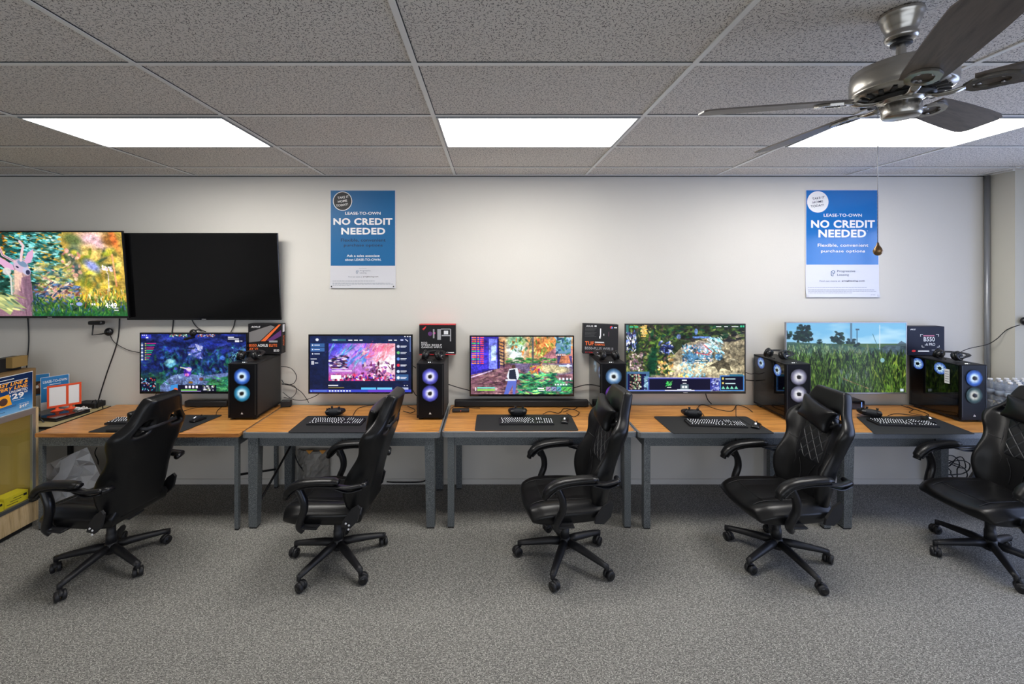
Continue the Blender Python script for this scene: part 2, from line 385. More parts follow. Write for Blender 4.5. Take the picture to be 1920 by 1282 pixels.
# ---------------------------------------------------------------- screens painted in photo pixels
class Paint:
    def __init__(s, x0, y0, x1, y1, W, H, col=(0, 0, 0)):
        s.x0, s.y0, s.x1, s.y1, s.W, s.H = x0, y0, x1, y1, W, H
        s.a = np.zeros((H, W, 3))+np.array(col)/255.
        xs = x0+(np.arange(W)+.5)/W*(x1-x0); ys = y0+(np.arange(H)+.5)/H*(y1-y0)
        s.X, s.Y = np.meshgrid(xs, ys); s.rng = np.random.RandomState(abs(int(x0))+7)
    def put(s, mask, col, a=1.0):
        k = (np.clip(mask, 0, 1)*a)[..., None]; s.a = s.a*(1-k)+np.array(col)/255.*k
    def noise(s, sx, sy=None, seed=0, oct=3):
        sy = sy or sx; out = 0; amp = 1; tot = 0; r = np.random.RandomState(seed)
        for _ in range(oct):
            nx = int((s.x1-s.x0)/sx)+3; ny = int((s.y1-s.y0)/sy)+3; g = r.rand(ny, nx)
            u = (s.X-s.x0)/sx; v = (s.Y-s.y0)/sy; i = u.astype(int); j = v.astype(int); u -= i; v -= j
            u = u*u*(3-2*u); v = v*v*(3-2*v)
            out = out+amp*((g[j, i]*(1-u)+g[j, i+1]*u)*(1-v)+(g[j+1, i]*(1-u)+g[j+1, i+1]*u)*v)
            tot += amp; amp *= .55; sx /= 2; sy /= 2
        return out/tot
    def rect(s, x0, y0, x1, y1, col, a=1): s.put(((s.X >= x0) & (s.X <= x1) & (s.Y >= y0) & (s.Y <= y1)).astype(float), col, a)
    def ell(s, cx, cy, rx, ry, col, a=1, ang=0, soft=.25):
        c, q = math.cos(R(ang)), math.sin(R(ang)); dx = s.X-cx; dy = s.Y-cy
        d = np.hypot((dx*c+dy*q)/rx, (-dx*q+dy*c)/ry); s.put((1+soft/2-d)/soft, col, a)
    def poly(s, pts, col, a=1):
        ins = np.zeros(s.X.shape, bool); n = len(pts)
        for i in range(n):
            (xa, ya), (xb, yb) = pts[i], pts[(i+1) % n]
            if ya == yb: continue
            c = ((ya > s.Y) != (yb > s.Y)) & (s.X < (xb-xa)*(s.Y-ya)/(yb-ya)+xa); ins ^= c
        s.put(ins.astype(float), col, a)
    def line(s, pts, w, col, a=1):
        d = np.full(s.X.shape, 1e9)
        for (xa, ya), (xb, yb) in zip(pts[:-1], pts[1:]):
            L = (xb-xa)**2+(yb-ya)**2+1e-9; t = np.clip(((s.X-xa)*(xb-xa)+(s.Y-ya)*(yb-ya))/L, 0, 1)
            d = np.minimum(d, np.hypot(s.X-xa-t*(xb-xa), s.Y-ya-t*(yb-ya)))
        s.put((w/2+.4-d)/.8, col, a)
    def strokes(s, n, box, cols, ln, wd, ang=(0, 360), a=.9, soft=.4):
        x0, y0, x1, y1 = box; r = s.rng
        for _ in range(n):
            c = cols[r.randint(len(cols))]; k = r.rand()*.5+.75
            cx = x0+r.rand()*(x1-x0); cy = y0+r.rand()*(y1-y0); L = ln*(.5+r.rand()); w = wd*(.5+r.rand())
            m = L+2; jx0 = int(max(0, (cx-m-s.x0)/(s.x1-s.x0)*s.W)); jx1 = int(min(s.W, (cx+m-s.x0)/(s.x1-s.x0)*s.W+1))
            jy0 = int(max(0, (cy-m-s.y0)/(s.y1-s.y0)*s.H)); jy1 = int(min(s.H, (cy+m-s.y0)/(s.y1-s.y0)*s.H+1))
            if jx1 <= jx0 or jy1 <= jy0: continue
            t = R(ang[0]+r.rand()*(ang[1]-ang[0])); dx = s.X[jy0:jy1, jx0:jx1]-cx; dy = s.Y[jy0:jy1, jx0:jx1]-cy
            d = np.hypot((dx*math.cos(t)+dy*math.sin(t))/(L/2), (-dx*math.sin(t)+dy*math.cos(t))/(w/2))
            kk = (np.clip((1+soft/2-d)/soft, 0, 1)*a)[..., None]
            s.a[jy0:jy1, jx0:jx1] = s.a[jy0:jy1, jx0:jx1]*(1-kk)+np.clip(np.array(c)*k, 0, 255)/255.*kk
    def grit(s, a=.45, seed=5, sc=9):
        n = s.noise(sc, sc*.7, seed, 4); m = s.noise(2.2, 2.0, seed+1, 2); s.a = np.clip(s.a*(1+a*2*(n-.5)+a*1.1*(m-.5))[..., None], 0, 1)
    def dashes(s, x, y, ws, h, col, gap=1.5):
        for w in ws: s.rect(x, y, x+w, y+h, col); x += w+gap
def screen_mat(name, es):
    m, t, b = nt(name); b.inputs['Base Color'].default_value = (.003, .003, .004, 1); b.inputs['Roughness'].default_value = .35; b.inputs['Specular IOR Level'].default_value = .25
    at = N(t, 'ShaderNodeVertexColor', layer_name='pic'); t.links.new(at.outputs[0], b.inputs['Emission Color'])
    b.inputs['Emission Strength'].default_value = es; return m
def screen_mesh(p, w, h, es):
    """picture surface of w x h metres in local XZ, facing -Y, one colour per lit cell"""
    H, W = p.H, p.W; X, Z = np.meshgrid(np.linspace(-w/2, w/2, W), np.linspace(h, 0, H))
    vs = np.stack([X.ravel(), np.zeros(W*H), Z.ravel()], 1)
    i = np.arange((H-1)*(W-1)); r = i//(W-1); c = i % (W-1); a = r*W+c
    fs = np.stack([a, a+W, a+W+1, a+1], 1)
    me = bpy.data.meshes.new('display'); me.from_pydata(vs.tolist(), [], fs.tolist())
    at = me.color_attributes.new('pic', 'FLOAT_COLOR', 'POINT')
    s = np.clip(p.a, 0, 1).reshape(-1, 3); lin = np.where(s < .04045, s/12.92, ((s+.055)/1.055)**2.4)
    at.data.foreach_set('color', np.concatenate([lin, np.ones((len(lin), 1))], 1).astype(np.float32).ravel())
    me.materials.append(screen_mat('lit_display', es)); return me
def tv(name, label, cat, px0, py0, px1, py1, Y, paint, es=1.0, bez=.011, depth=.045, frame=None, tilt=0, group=None, chin=None, logo=False):
    a = P(px0, py1, Y); b = P(px1, py0, Y); w = b.x-a.x; h = b.z-a.z; chin = chin or bez*1.3
    t = thing(name, label, cat, ((a.x+b.x)/2, Y, a.z), 0, group)
    gap = WY-Y-.001
    MB().box2((-.12, depth-.003, h*.15), (.12, gap-(.04 if tilt else 0), h*.45), PLM).build('wall_mount', t)
    if tilt: t.rotation_euler = (tilt, 0, 0)
    fm = frame or GLB
    g = MB(); g.box2((-w/2, .004, 0), (w/2, .02, h), fm, .002); g.box2((-w/2+.04, .02, .03), (w/2-.04, depth, h*.7), PLM, .008)
    for A, B in (((-w/2, 0, 0), (w/2, .006, chin)), ((-w/2, 0, h-bez), (w/2, .006, h)), ((-w/2, 0, chin), (-w/2+bez, .006, h-bez)), ((w/2-bez, 0, chin), (w/2, .006, h-bez))):
        g.box2(A, B, fm, .0015)
    if logo: g.box2((-.02, -.0012, chin*.35), (.02, 0, chin*.65), mat('logo_grey', (.4, .4, .42), .4))
    g.build('bezel', t)
    if paint is None:
        MB().box2((-w/2+bez, .001, chin), (w/2-bez, .004, h-bez), mat('dark_screen_glass', (.003, .003, .0035), .13, spec=.35)).build('screen', t)
    else:
        me = screen_mesh(paint, w-2*bez, h-bez-chin, es)
        o = bpy.data.objects.new('screen', me); COL.objects.link(o); o.parent = t; o.location = (0, .003, chin)
    return t, w, h

# deer in a colourful wood (television)
p = Paint(-53, 436, 242, 592, 400, 212, (70, 110, 60))
n1 = p.noise(30, 24, 1); n2 = p.noise(14, 12, 5)
p.a = np.where(((p.X+p.noise(30, 16, 77)*50-25) < 85)[..., None], np.array((30, 70, 60))/255., np.array((190, 150, 60))/255.)*np.ones_like(p.a)
p.put(((p.X-60)/60), (200, 165, 75), 1)
p.put((n1-.5)*4, (225, 185, 80), .8)
p.strokes(420, (-53, 436, 75, 520), [(230, 150, 30), (250, 190, 60), (120, 60, 10), (20, 50, 40), (10, 40, 30), (250, 210, 120)], 8, 4, (-20, 20))
p.strokes(560, (25, 436, 128, 530), [(60, 150, 150), (110, 200, 200), (20, 80, 80), (10, 45, 40), (160, 220, 215), (30, 100, 90)], 11, 3.2, (-12, 30))
p.strokes(200, (-53, 500, 60, 560), [(20, 70, 60), (40, 120, 110), (10, 40, 30), (180, 160, 90), (90, 170, 160)], 10, 3, (-20, 30))
p.ell(185, 455, 30, 24, (235, 190, 200), .95, 20, 1); p.ell(182, 478, 26, 15, (250, 210, 110), .9, 30, 1)
p.ell(150, 450, 18, 10, (90, 110, 60), .9, 20, .8); p.ell(150, 476, 14, 16, (60, 100, 90), .8, 0, .8)
p.ell(218, 452, 14, 10, (140, 90, 40), .9, 30, .8); p.ell(226, 448, 6, 22, (250, 120, 60), .7, -20, 1)
p.strokes(120, (125, 470, 235, 545), [(220, 190, 60), (120, 140, 40), (50, 80, 60), (200, 160, 50), (90, 100, 50), (240, 215, 110)], 16, 9, (0, 180), .75, .9)
p.ell(182, 498, 16, 8, (150, 160, 230), .95, 35, .9); p.ell(150, 505, 12, 18, (70, 90, 100), .8, 0, .9)
p.strokes(26, (125, 470, 160, 525), [(245, 160, 150), (250, 190, 160)], 7, 6, (0, 180), .9, .5)
p.strokes(160, (78, 495, 140, 550), [(200, 190, 110), (170, 170, 90), (210, 150, 140), (90, 120, 70), (200, 200, 160), (90, 140, 140)], 14, 4, (-40, 40), .85)
p.strokes(160, (70, 530, 155, 562), [(190, 140, 130), (90, 120, 170), (200, 180, 160), (40, 60, 90), (120, 70, 60)], 9, 3, (-50, 30))
p.put((p.Y-560)/8, (45, 85, 55), .9); p.strokes(420, (60, 556, 242, 592), [(30, 90, 40), (80, 140, 50), (20, 60, 50), (120, 160, 60), (60, 90, 130)], 9, 2.4, (30, 150))
p.strokes(170, (155, 545, 240, 572), [(210, 190, 60), (220, 140, 40), (130, 150, 60), (230, 220, 160), (80, 110, 40)], 9, 1.8, (60, 120))
p.put((p.Y-580)/8, (20, 90, 40), .6); p.line([(221, 478), (225, 535)], 3.5, (250, 170, 110))
p.line([(210, 545), (211, 515), (206, 502)], 1.6, (250, 225, 215)); p.strokes(26, (201, 498, 219, 508), [(250, 215, 220)], 4, 3)
# the deer
p.grit(.35)
p.poly([(36, 500), (33, 545), (25, 555), (0, 555), (-8, 600), (62, 600), (60, 570), (66, 560), (65, 512)], (150, 112, 128))
p.poly([(36, 505), (34, 540), (44, 545), (48, 520), (62, 516), (62, 505)], (235, 195, 175)); p.strokes(70, (38, 520, 64, 590), [(130, 95, 115), (160, 125, 140), (180, 150, 160), (115, 85, 105)], 16, 2.4, (75, 100), .45); p.ell(58, 545, 7, 40, (110, 80, 105), .5, 0, .9); p.ell(36, 530, 6, 26, (235, 200, 175), .7, 8, .9); p.grit(.12, 12, 3)
p.ell(49, 498, 15, 12, (205, 180, 205), 1, 30); p.ell(59, 508, 8, 7, (190, 190, 220), 1, 40); p.ell(52, 494, 10, 5, (110, 140, 170), .9, 30)
p.poly([(34, 496), (12, 482), (3, 481), (8, 492), (20, 503), (36, 506)], (220, 170, 205)); p.poly([(56, 490), (64, 474), (75, 467), (74, 480), (68, 492), (60, 494)], (220, 170, 205))
p.line([(12, 463), (17, 478), (38, 490)], 4.4, (225, 190, 200)); p.line([(51, 453), (57, 461), (53, 474), (50, 488)], 4.8, (235, 200, 205))
p.line([(12, 464), (18, 479), (36, 489)], 1, (120, 70, 100)); p.ell(61, 510, 4, 4.5, (50, 50, 80)); p.ell(42, 500, 3, 1.6, (30, 30, 60), 1, 30)
p.line([(26, 570), (28, 520), (22, 508)], 3.4, (215, 210, 200)); p.ell(22, 508, 8, 7, (225, 215, 215), .9)
p.poly([(-20, 550), (10, 552), (30, 560), (52, 578), (30, 574), (20, 590), (0, 575), (-20, 575)], (170, 180, 120)); p.strokes(30, (-20, 552, 45, 580), [(200, 200, 130), (110, 140, 110)], 18, 3, (10, 40))
p.ell(187, 570, 3, 3, (255, 225, 80)); p.dashes(175, 568, [3, 3], 3.5, (235, 235, 235)); p.ell(152, 569, 6, 3.5, (150, 170, 230)); p.dashes(215, 575.5, [10], 1.6, (220, 220, 220)); p.dashes(217, 580, [8], 1.6, (235, 235, 235)); p.dashes(135, 568, [2, 2], 3, (210, 200, 200))
TVG = 'wall-mounted televisions at the left'
t, w, h = tv('television', 'large wall television showing a deer in a colourful wood and a clock', 'television', -55, 433.5, 242, 596.5, 3.862, p, 1.15, .012, .03, None, R(5.2), TVG, .02, True)
MB().text('4:49', mat('clock_white', (.9, .9, .9), .5, emit=(1, 1, 1), es=1.1), FR(w/2-.155, .0, .118), h=.044, bold=.01).build('clock_digits', t)
t, w, h = tv('television', 'large switched-off black wall television to the right of the deer television', 'television', 238, 437.5, 527, 600, 3.902, None, 0, .012, .04, None, R(5.0), TVG, .016, True)
# fantasy arena game
p = Paint(264, 626, 461, 733, 300, 168, (14, 26, 82)); n = p.noise(26, 18, 3); m2 = p.noise(9, 7, 9)
p.put((n-.45)*4, (35, 58, 160), .8); p.put((p.Y-690)/28, (45, 120, 80), .9); p.put((m2-.55)*4*((p.Y > 660)), (70, 160, 70), .6)
p.strokes(260, (300, 650, 461, 705), [(12, 30, 90), (20, 70, 110), (40, 110, 130), (15, 20, 70), (60, 100, 190), (30, 110, 80)], 13, 5, (20, 160), .75)
p.strokes(90, (430, 650, 461, 690), [(80, 150, 180), (60, 110, 200), (120, 190, 190)], 6, 1.5); p.strokes(120, (275, 626, 440, 660), [(35, 50, 165), (18, 26, 90), (60, 78, 180)], 18, 5, (-20, 20), .5, .9)
p.ell(366, 658, 11, 12, (130, 130, 215), .7, 30, .9); p.strokes(30, (355, 648, 378, 672), [(160, 165, 235), (90, 100, 190), (30, 60, 120)], 8, 3); p.line([(351, 653), (363, 653)], 1.2, (10, 10, 20))
p.ell(319, 680, 11, 8, (110, 190, 225), .95, -10, .3); p.ell(318, 677, 7, 4, (150, 215, 235)); p.ell(329, 690, 3, 3, (80, 100, 220))
p.poly([(300, 722), (322, 703), (345, 699), (380, 704), (425, 698), (461, 700), (461, 706), (420, 710), (395, 718), (360, 735), (300, 735)], (110, 130, 190), .95)
p.strokes(50, (305, 700, 385, 733), [(80, 100, 150), (140, 165, 215), (60, 120, 130)], 9, 2, (0, 90)); p.strokes(150, (385, 705, 461, 733), [(50, 140, 80), (90, 180, 110), (30, 100, 80)], 12, 3, (-20, 20), .7)
p.ell(351, 697, 7, 9, (85, 45, 190)); p.ell(354, 692, 5, 4, (200, 160, 240)); p.ell(350, 702, 4, 3, (230, 120, 200)); p.line([(338, 688), (356, 692)], 2, (225, 230, 200)); p.ell(377, 710, 4, 3, (120, 70, 70)); p.ell(357, 716, 4, 2, (170, 120, 40))
p.grit(.6, 3); p.a *= .88
for k, c in enumerate([(200, 40, 130), (40, 170, 120), (190, 40, 120), (190, 60, 90), (50, 170, 120), (50, 160, 110), (190, 50, 90), (60, 150, 100), (190, 50, 70), (90, 160, 80)]):
    y = 643.2+k*3.35; p.rect(264, y-.9, 268, y+1.6, (210, 215, 230) if k % 2 else (90, 110, 160)); p.rect(271, y, 274, y+1, (200, 200, 90)); p.rect(274.5, y, 292-k*1.5, y+1.3, c)
p.rect(264, 627, 283, 634, (50, 60, 200), .8); p.dashes(266, 628, [2, 2, 2], 1.2, (240, 240, 255)); p.dashes(273, 632, [5], 2, (220, 225, 255))
p.strokes(60, (318, 627, 350, 631), [(235, 235, 235), (190, 90, 60), (60, 160, 120), (30, 30, 60)], 3, 2); p.strokes(50, (371, 627, 402, 631), [(235, 235, 235), (90, 130, 200), (160, 80, 60), (30, 30, 60)], 3, 2)
p.rect(425, 631, 458, 642, (14, 20, 60)); p.rect(427, 632, 438, 633.2, (240, 240, 250)); p.rect(427, 635, 447, 636.2, (240, 240, 250)); p.rect(440, 638, 448, 641, (235, 235, 245)); p.rect(450, 639, 454, 640, (200, 200, 220))
p.rect(264, 707, 292, 733, (10, 14, 45)); p.strokes(60, (265, 708, 291, 732), [(200, 60, 60), (230, 230, 230), (60, 190, 200), (120, 120, 200), (30, 90, 80)], 3, 1.6); p.rect(293, 717, 298, 733, (20, 50, 60))
p.rect(320, 720, 405, 733, (12, 16, 40)); p.poly([(320, 721), (333, 719), (333, 733), (318, 733)], (60, 140, 210)); p.ell(329, 729, 4, 3, (230, 100, 50)); p.rect(339, 729, 369, 731, (110, 200, 80)); p.rect(339, 731.5, 376, 733, (190, 170, 240)); p.dashes(347, 722, [4, 4, 4, 4], 4.5, (230, 225, 250), 2.5); p.strokes(36, (380, 722, 403, 731), [(220, 220, 230), (80, 80, 100), (120, 150, 60)], 3, 2.4)
MG = 'wall-mounted screens above the desks'
tv('monitor', 'blue fantasy arena game screen above the leftmost desk', 'screen', 261.5, 623.5, 463.5, 738, 3.84, p, 1.15, .0125, .05, None, 0, MG, .02)
# game shop page
p = Paint(581, 630, 771, 735, 300, 168, (16, 26, 62)); p.put((.5-(p.Y-630)/160), (26, 52, 110), .5)
X0, Y0, X1, Y1 = 616.5, 644.5, 740.5, 713.5
p.rect(X0, Y0, X1, Y1, (190, 120, 210)); inn = (p.X > X0) & (p.X < X1) & (p.Y > Y0) & (p.Y < Y1)
g = p.noise(34, 22, 4); g2 = p.noise(12, 9, 8)
p.put(inn*((650-p.X)/40+(680-p.Y)/60+g-.5), (70, 70, 215), .9); p.put(inn*((p.X-690)/30+g2-.8), (255, 225, 235), .95)
p.put(inn*(1.2-np.hypot((p.X-722)/26, (p.Y-655)/16)), (250, 110, 130), .8); p.put(inn*(1.2-np.hypot((p.X-715)/26, (p.Y-685)/22)), (255, 250, 250), .95)
p.put(inn*((p.Y-696)/14), (190, 40, 90), .75)
p.strokes(70, (620, 648, 690, 684), [(60, 150, 240), (130, 200, 250), (90, 60, 220), (180, 150, 250)], 20, 3, (100, 150), .7)
p.strokes(60, (680, 646, 738, 675), [(250, 130, 150), (255, 190, 200), (240, 90, 120)], 14, 2.5, (100, 160), .7)
p.strokes(70, (620, 668, 650, 690), [(20, 25, 70), (120, 60, 90), (60, 40, 110), (220, 200, 230)], 9, 3, (-10, 20))
p.strokes(110, (680, 680, 738, 712), [(140, 80, 150), (230, 140, 170), (250, 210, 225), (110, 60, 120), (90, 20, 60)], 8, 3); p.strokes(110, (620, 703, 740, 713), [(60, 20, 60), (230, 60, 90), (240, 220, 235), (90, 60, 190)], 6, 3)
p.grit(.3, 9)
p.rect(612, 640, X0, 716, (17, 27, 64)); p.rect(X1, 640, 745, 716, (17, 27, 64)); p.rect(612, 714, 745, 717, (17, 27, 64)); p.rect(612, 641, 745, 644, (20, 34, 84))
for y, l in ((690.5, 30), (694.5, 38)): p.rect(622, y, 622+l, y+1.6, (245, 230, 245), .9)
p.rect(621, 703, 640, 710, (250, 246, 250)); p.ell(595, 637.5, 3, 2.6, (225, 230, 240)); p.rect(622, 636.5, 649, 640, (50, 100, 120)); p.dashes(624, 637.5, [9], 1.4, (220, 235, 240)); p.dashes(653, 637.6, [8, 7, 6], 1.5, (230, 235, 245), 3); p.dashes(728, 637.6, [7, 5], 1.5, (230, 235, 245), 4); p.dashes(751, 637, [5], 2.5, (200, 205, 250)); p.line([(760, 637), (764, 640)], 1.4, (240, 240, 250)); p.dashes(758, 630.8, [2.5, 2.5, 2.5], 1.5, (235, 235, 245), 2)
p.rect(583, 644.5, 609, 651.5, (52, 92, 150)); p.rect(583, 652.5, 609, 659.5, (60, 100, 160))
for y in (647, 655, 663): p.ell(586.5, y+.6, 1.3, 1.3, (240, 240, 250)); p.rect(590, y, 600, y+1.4, (220, 228, 245))
p.rect(583, 672.5, 594, 674, (225, 230, 245)); p.rect(584, 677, 589, 683.5, (190, 190, 200)); p.rect(590.5, 680, 597, 681.4, (225, 230, 245))
for k, c in enumerate([(200, 205, 230), (110, 200, 120), (110, 150, 230), (230, 50, 70), (200, 220, 250), (245, 245, 250)]):
    y = 650+k*11.6
    if k == 5: p.rect(742, y-6, 765, y+5, (52, 90, 140))
    p.ell(746.5, y, 2.8, 2.8, c); p.rect(751, y-1.2, 762, y-.1, (225, 228, 240)); p.rect(751, y+.9, 760, y+1.9, (200, 205, 225))
p.rect(768, 633, 769.5, 660, (90, 110, 160)); p.rect(616, 721, 634, 723, (235, 238, 250)); p.rect(616, 726, 645, 730, (30, 30, 30)); p.rect(677, 726, 705, 730, (90, 190, 235)); p.rect(707, 726, 735, 730, (110, 200, 240)); p.line([(616, 726), (645, 726)], .8, (180, 160, 90)); p.rect(741, 726, 765, 730, (170, 180, 210)); p.dashes(757, 722, [2, 2], 1.2, (230, 230, 240), 3)
p.rect(581, 730.2, 771, 735, (60, 70, 190)); p.rect(588, 731, 613, 734, (90, 120, 200)); p.dashes(583, 731.6, [2.4], 2.4, (140, 200, 250)); p.dashes(617, 731.4, [3]*8, 2.6, (225, 235, 255), 2.4); p.rect(690, 730.2, 745, 735, (130, 60, 200), .6)
tv('monitor', 'dark blue game shop page screen with bright pink and blue artwork above the second desk', 'screen', 578, 627, 773.5, 738, 3.84, p, 1.15, .0125, .05, None, 0, MG, .014)
# third person shooter with a generic figure
p = Paint(883, 633, 1074, 738, 300, 168, (150, 130, 120)); n = p.noise(20, 14, 6); s = p.noise(7, 3, 2)
p.rect(883, 633, 1074, 685, (190, 150, 110)); p.put((n-.5)*3*(p.Y < 680), (215, 130, 60), .8)
p.ell(967, 655, 17, 26, (225, 245, 245), .95, 0, .7); p.ell(968, 640, 16, 12, (120, 190, 130), .7, 0, .8); p.strokes(80, (950, 633, 1045, 665), [(70, 130, 90), (160, 200, 110), (40, 90, 60), (230, 150, 80), (210, 120, 50)], 9, 3, (30, 150), .8)
p.ell(1020, 650, 22, 14, (225, 140, 70), .8, 10, .6); p.strokes(70, (1000, 638, 1050, 668), [(230, 160, 80), (190, 90, 50), (120, 150, 60), (250, 200, 120)], 10, 2.5, (20, 120))
p.line([(999, 633), (999, 680)], 4, (90, 90, 90)); p.line([(998, 633), (992, 650)], 2, (90, 100, 80))
p.poly([(1015, 672), (1042, 652), (1042, 680), (1015, 680)], (215, 160, 170)); p.poly([(1015, 672), (1042, 652), (1074, 655), (1074, 682), (1015, 682)], (170, 100, 110), .6)
p.strokes(90, (950, 672, 1040, 684), [(60, 130, 70), (100, 170, 80), (40, 100, 60)], 9, 2, (-10, 10)); p.rect(1045, 668, 1072, 683, (70, 60, 110)); p.poly([(1052, 668), (1066, 668), (1070, 682), (1048, 682)], (200, 120, 70), .8)
p.poly([(883, 705), (950, 682), (1074, 682), (1074, 738), (883, 738)], (120, 80, 95)); p.put((s-.45)*4*(p.Y > 684), (165, 120, 125), .7)
p.poly([(955, 682), (1074, 682), (1074, 700), (1000, 708)], (110, 105, 150), .7); p.ell(1036, 692, 32, 8, (240, 225, 170), .95, 4, .5)
p.strokes(150, (884, 690, 970, 738), [(90, 55, 60), (150, 110, 110), (70, 40, 60), (180, 140, 140)], 14, 2, (-25, 10), .6)
p.poly([(883, 633), (935, 633), (938, 690), (883, 703)], (45, 35, 150)); p.rect(917, 637, 932, 692, (120, 130, 240)); p.rect(921, 649, 930, 677, (190, 215, 255)); p.poly([(883, 660), (915, 650), (917, 690), (883, 700)], (60, 50, 190), .9)
p.line([(884, 707), (922, 695)], 2, (230, 200, 255)); p.rect(934, 637, 936, 692, (20, 20, 50)); p.rect(944, 640, 946, 690, (20, 20, 50))
for y in range(642, 690, 6): p.line([(935, y), (945, y+3)], 1.6, (20, 20, 60))
for k in range(14):
    c = [(240, 110, 90), (250, 150, 60), (250, 90, 70), (90, 220, 100)][k % 4]; y = 633.5+k*3.6; p.dashes(885, y, [8, 4], 2, c, 2); p.dashes(901, y, [6], 2, (245, 70, 90))
p.strokes(300, (974, 700, 1040, 740), [(40, 140, 90), (90, 190, 120), (20, 90, 70), (150, 210, 110), (15, 60, 60)], 12, 2, (-20, 30)); p.strokes(120, (1020, 712, 1074, 738), [(40, 130, 90), (80, 170, 110), (20, 80, 70)], 11, 2, (-20, 30))
p.ell(1007, 692, 5.5, 5, (190, 30, 110)); p.strokes(24, (994, 686, 1020, 698), [(240, 120, 60), (120, 190, 70), (250, 160, 90)], 9, 2)
p.grit(.5, 4)
p.ell(963, 688, 3.5, 4, (80, 55, 45)); p.poly([(955, 692), (970, 690), (974, 704), (970, 712), (954, 712), (950, 706)], (225, 230, 240)); p.poly([(955, 694), (966, 692), (969, 711), (954, 710)], (35, 40, 60)); p.poly([(953, 711), (969, 711), (966, 738), (961, 738), (961, 722), (953, 738), (945, 738), (949, 725)], (95, 110, 200)); p.line([(949, 712), (966, 712)], 3, (225, 225, 235))
p.rect(895, 725, 928, 727.5, (120, 220, 200)); p.rect(895, 728.5, 928, 732, (150, 210, 90)); p.rect(891, 725.5, 893, 731.5, (230, 230, 230)); p.dashes(929, 726, [3], 1.3, (235, 235, 235)); p.dashes(929, 729.4, [3], 1.3, (235, 235, 235))
for k, c in enumerate([(190, 150, 190), (150, 150, 200), (90, 160, 190), (90, 190, 90), (100, 200, 90)]): p.rect(1024+k*9.7, 724.5, 1032.5+k*9.7, 732.5, c, .95); p.line([(1026+k*9.7, 731), (1031+k*9.7, 727)], 1.2, (40, 40, 60))
p.rect(1042, 634, 1070, 664, (90, 150, 190), .9); p.strokes(40, (1042, 634, 1070, 664), [(60, 120, 90), (150, 190, 210), (40, 80, 110)], 8, 3); p.dashes(1042, 665.5, [2, 3, 2, 3, 2], 2, (235, 235, 245)); p.rect(1048, 685, 1072, 687.5, (200, 225, 255)); p.ell(1065, 686, 3.2, 3.2, (235, 235, 250))
p.dashes(1048, 708, [3, 4, 4, 3], 4.5, (230, 230, 240), 3); p.dashes(1040, 719, [3, 3, 3, 3, 3], 3, (235, 235, 245), 2); p.dashes(1008, 726, [12], 2.4, (245, 245, 245)); p.dashes(1010, 730.5, [11], 1.2, (240, 240, 240))
tv('monitor', 'colourful shooter game screen above the middle desk, a figure in a dark vest on it', 'screen', 880.5, 629, 1076.5, 743, 3.84, p, 1.15, .012, .05, None, 0, MG, .02)
# strategy game
p = Paint(1175, 610, 1395, 734, 320, 182, (120, 112, 92)); n = p.noise(24, 18, 11); m2 = p.noise(8, 7, 13)
p.put((n-.4)*3, (190, 175, 140), .8); p.strokes(220, (1250, 640, 1395, 702), [(200, 186, 150), (165, 150, 120), (140, 128, 105), (215, 205, 175)], 14, 3.5, (0, 180), .55, .8)
p.poly([(1175, 610), (1395, 610), (1395, 622), (1350, 628), (1320, 636), (1285, 645), (1268, 662), (1252, 676), (1262, 702), (1175, 702)], (45, 60, 35), .97)
p.strokes(420, (1175, 610, 1262, 702), [(70, 100, 40), (110, 140, 50), (30, 40, 30), (20, 60, 40), (80, 60, 60), (150, 150, 90)], 9, 4, (0, 180), .8); p.strokes(200, (1255, 610, 1395, 640), [(45, 40, 45), (60, 90, 40), (100, 120, 60), (30, 30, 35), (20, 60, 40)], 10, 4, (-30, 30), .8)
p.poly([(1222, 665), (1232, 640), (1228, 700), (1215, 702)], (15, 60, 35)); p.ell(1224, 680, 9, 24, (10, 60, 40), .85, 5, .6); p.strokes(90, (1182, 662, 1205, 695), [(170, 140, 140), (120, 90, 110), (90, 80, 60), (200, 180, 180)], 4, 3)
p.strokes(90, (1175, 622, 1194, 658), [(150, 170, 240), (90, 110, 200), (240, 240, 250), (40, 40, 90)], 6, 2, (60, 130)); p.ell(1250, 655, 12, 8, (30, 40, 90), .9); p.strokes(46, (1236, 641, 1262, 665), [(200, 210, 240), (40, 50, 110), (20, 25, 60), (90, 110, 190)], 6, 2.5)
p.ell(1273, 632, 4, 5, (110, 130, 180)); p.ell(1305, 623, 3, 6, (110, 140, 200)); p.rect(1299, 631.5, 1332, 635.5, (95, 130, 200))
p.ell(1343, 690, 30, 14, (228, 215, 175), .9, 8, .6); p.ell(1290, 690, 30, 14, (225, 212, 180), .8, 0, .8)
p.strokes(240, (1280, 648, 1335, 680), [(120, 190, 220), (60, 120, 170), (230, 245, 250), (20, 50, 90), (250, 190, 190), (90, 160, 200)], 7, 2); p.ell(1320, 650, 12, 7, (245, 230, 240), .8, 20, .8); p.strokes(90, (1325, 634, 1354, 662), [(170, 225, 240), (120, 190, 220), (240, 250, 250)], 8, 2, (20, 60))
p.line([(1305, 662), (1325, 666), (1334, 660), (1320, 648)], 1.6, (230, 90, 90)); p.poly([(1281, 670), (1298, 684), (1312, 672), (1305, 664), (1290, 662)], (60, 110, 150), .7)
p.poly([(1326, 688), (1345, 678), (1352, 664), (1358, 678), (1366, 680), (1370, 696), (1352, 690), (1346, 698), (1340, 688)], (85, 78, 62), .95); p.ell(1347, 670, 7, 6, (90, 150, 190)); p.strokes(18, (1341, 664, 1353, 675), [(200, 230, 240), (40, 90, 140)], 4, 1.6)
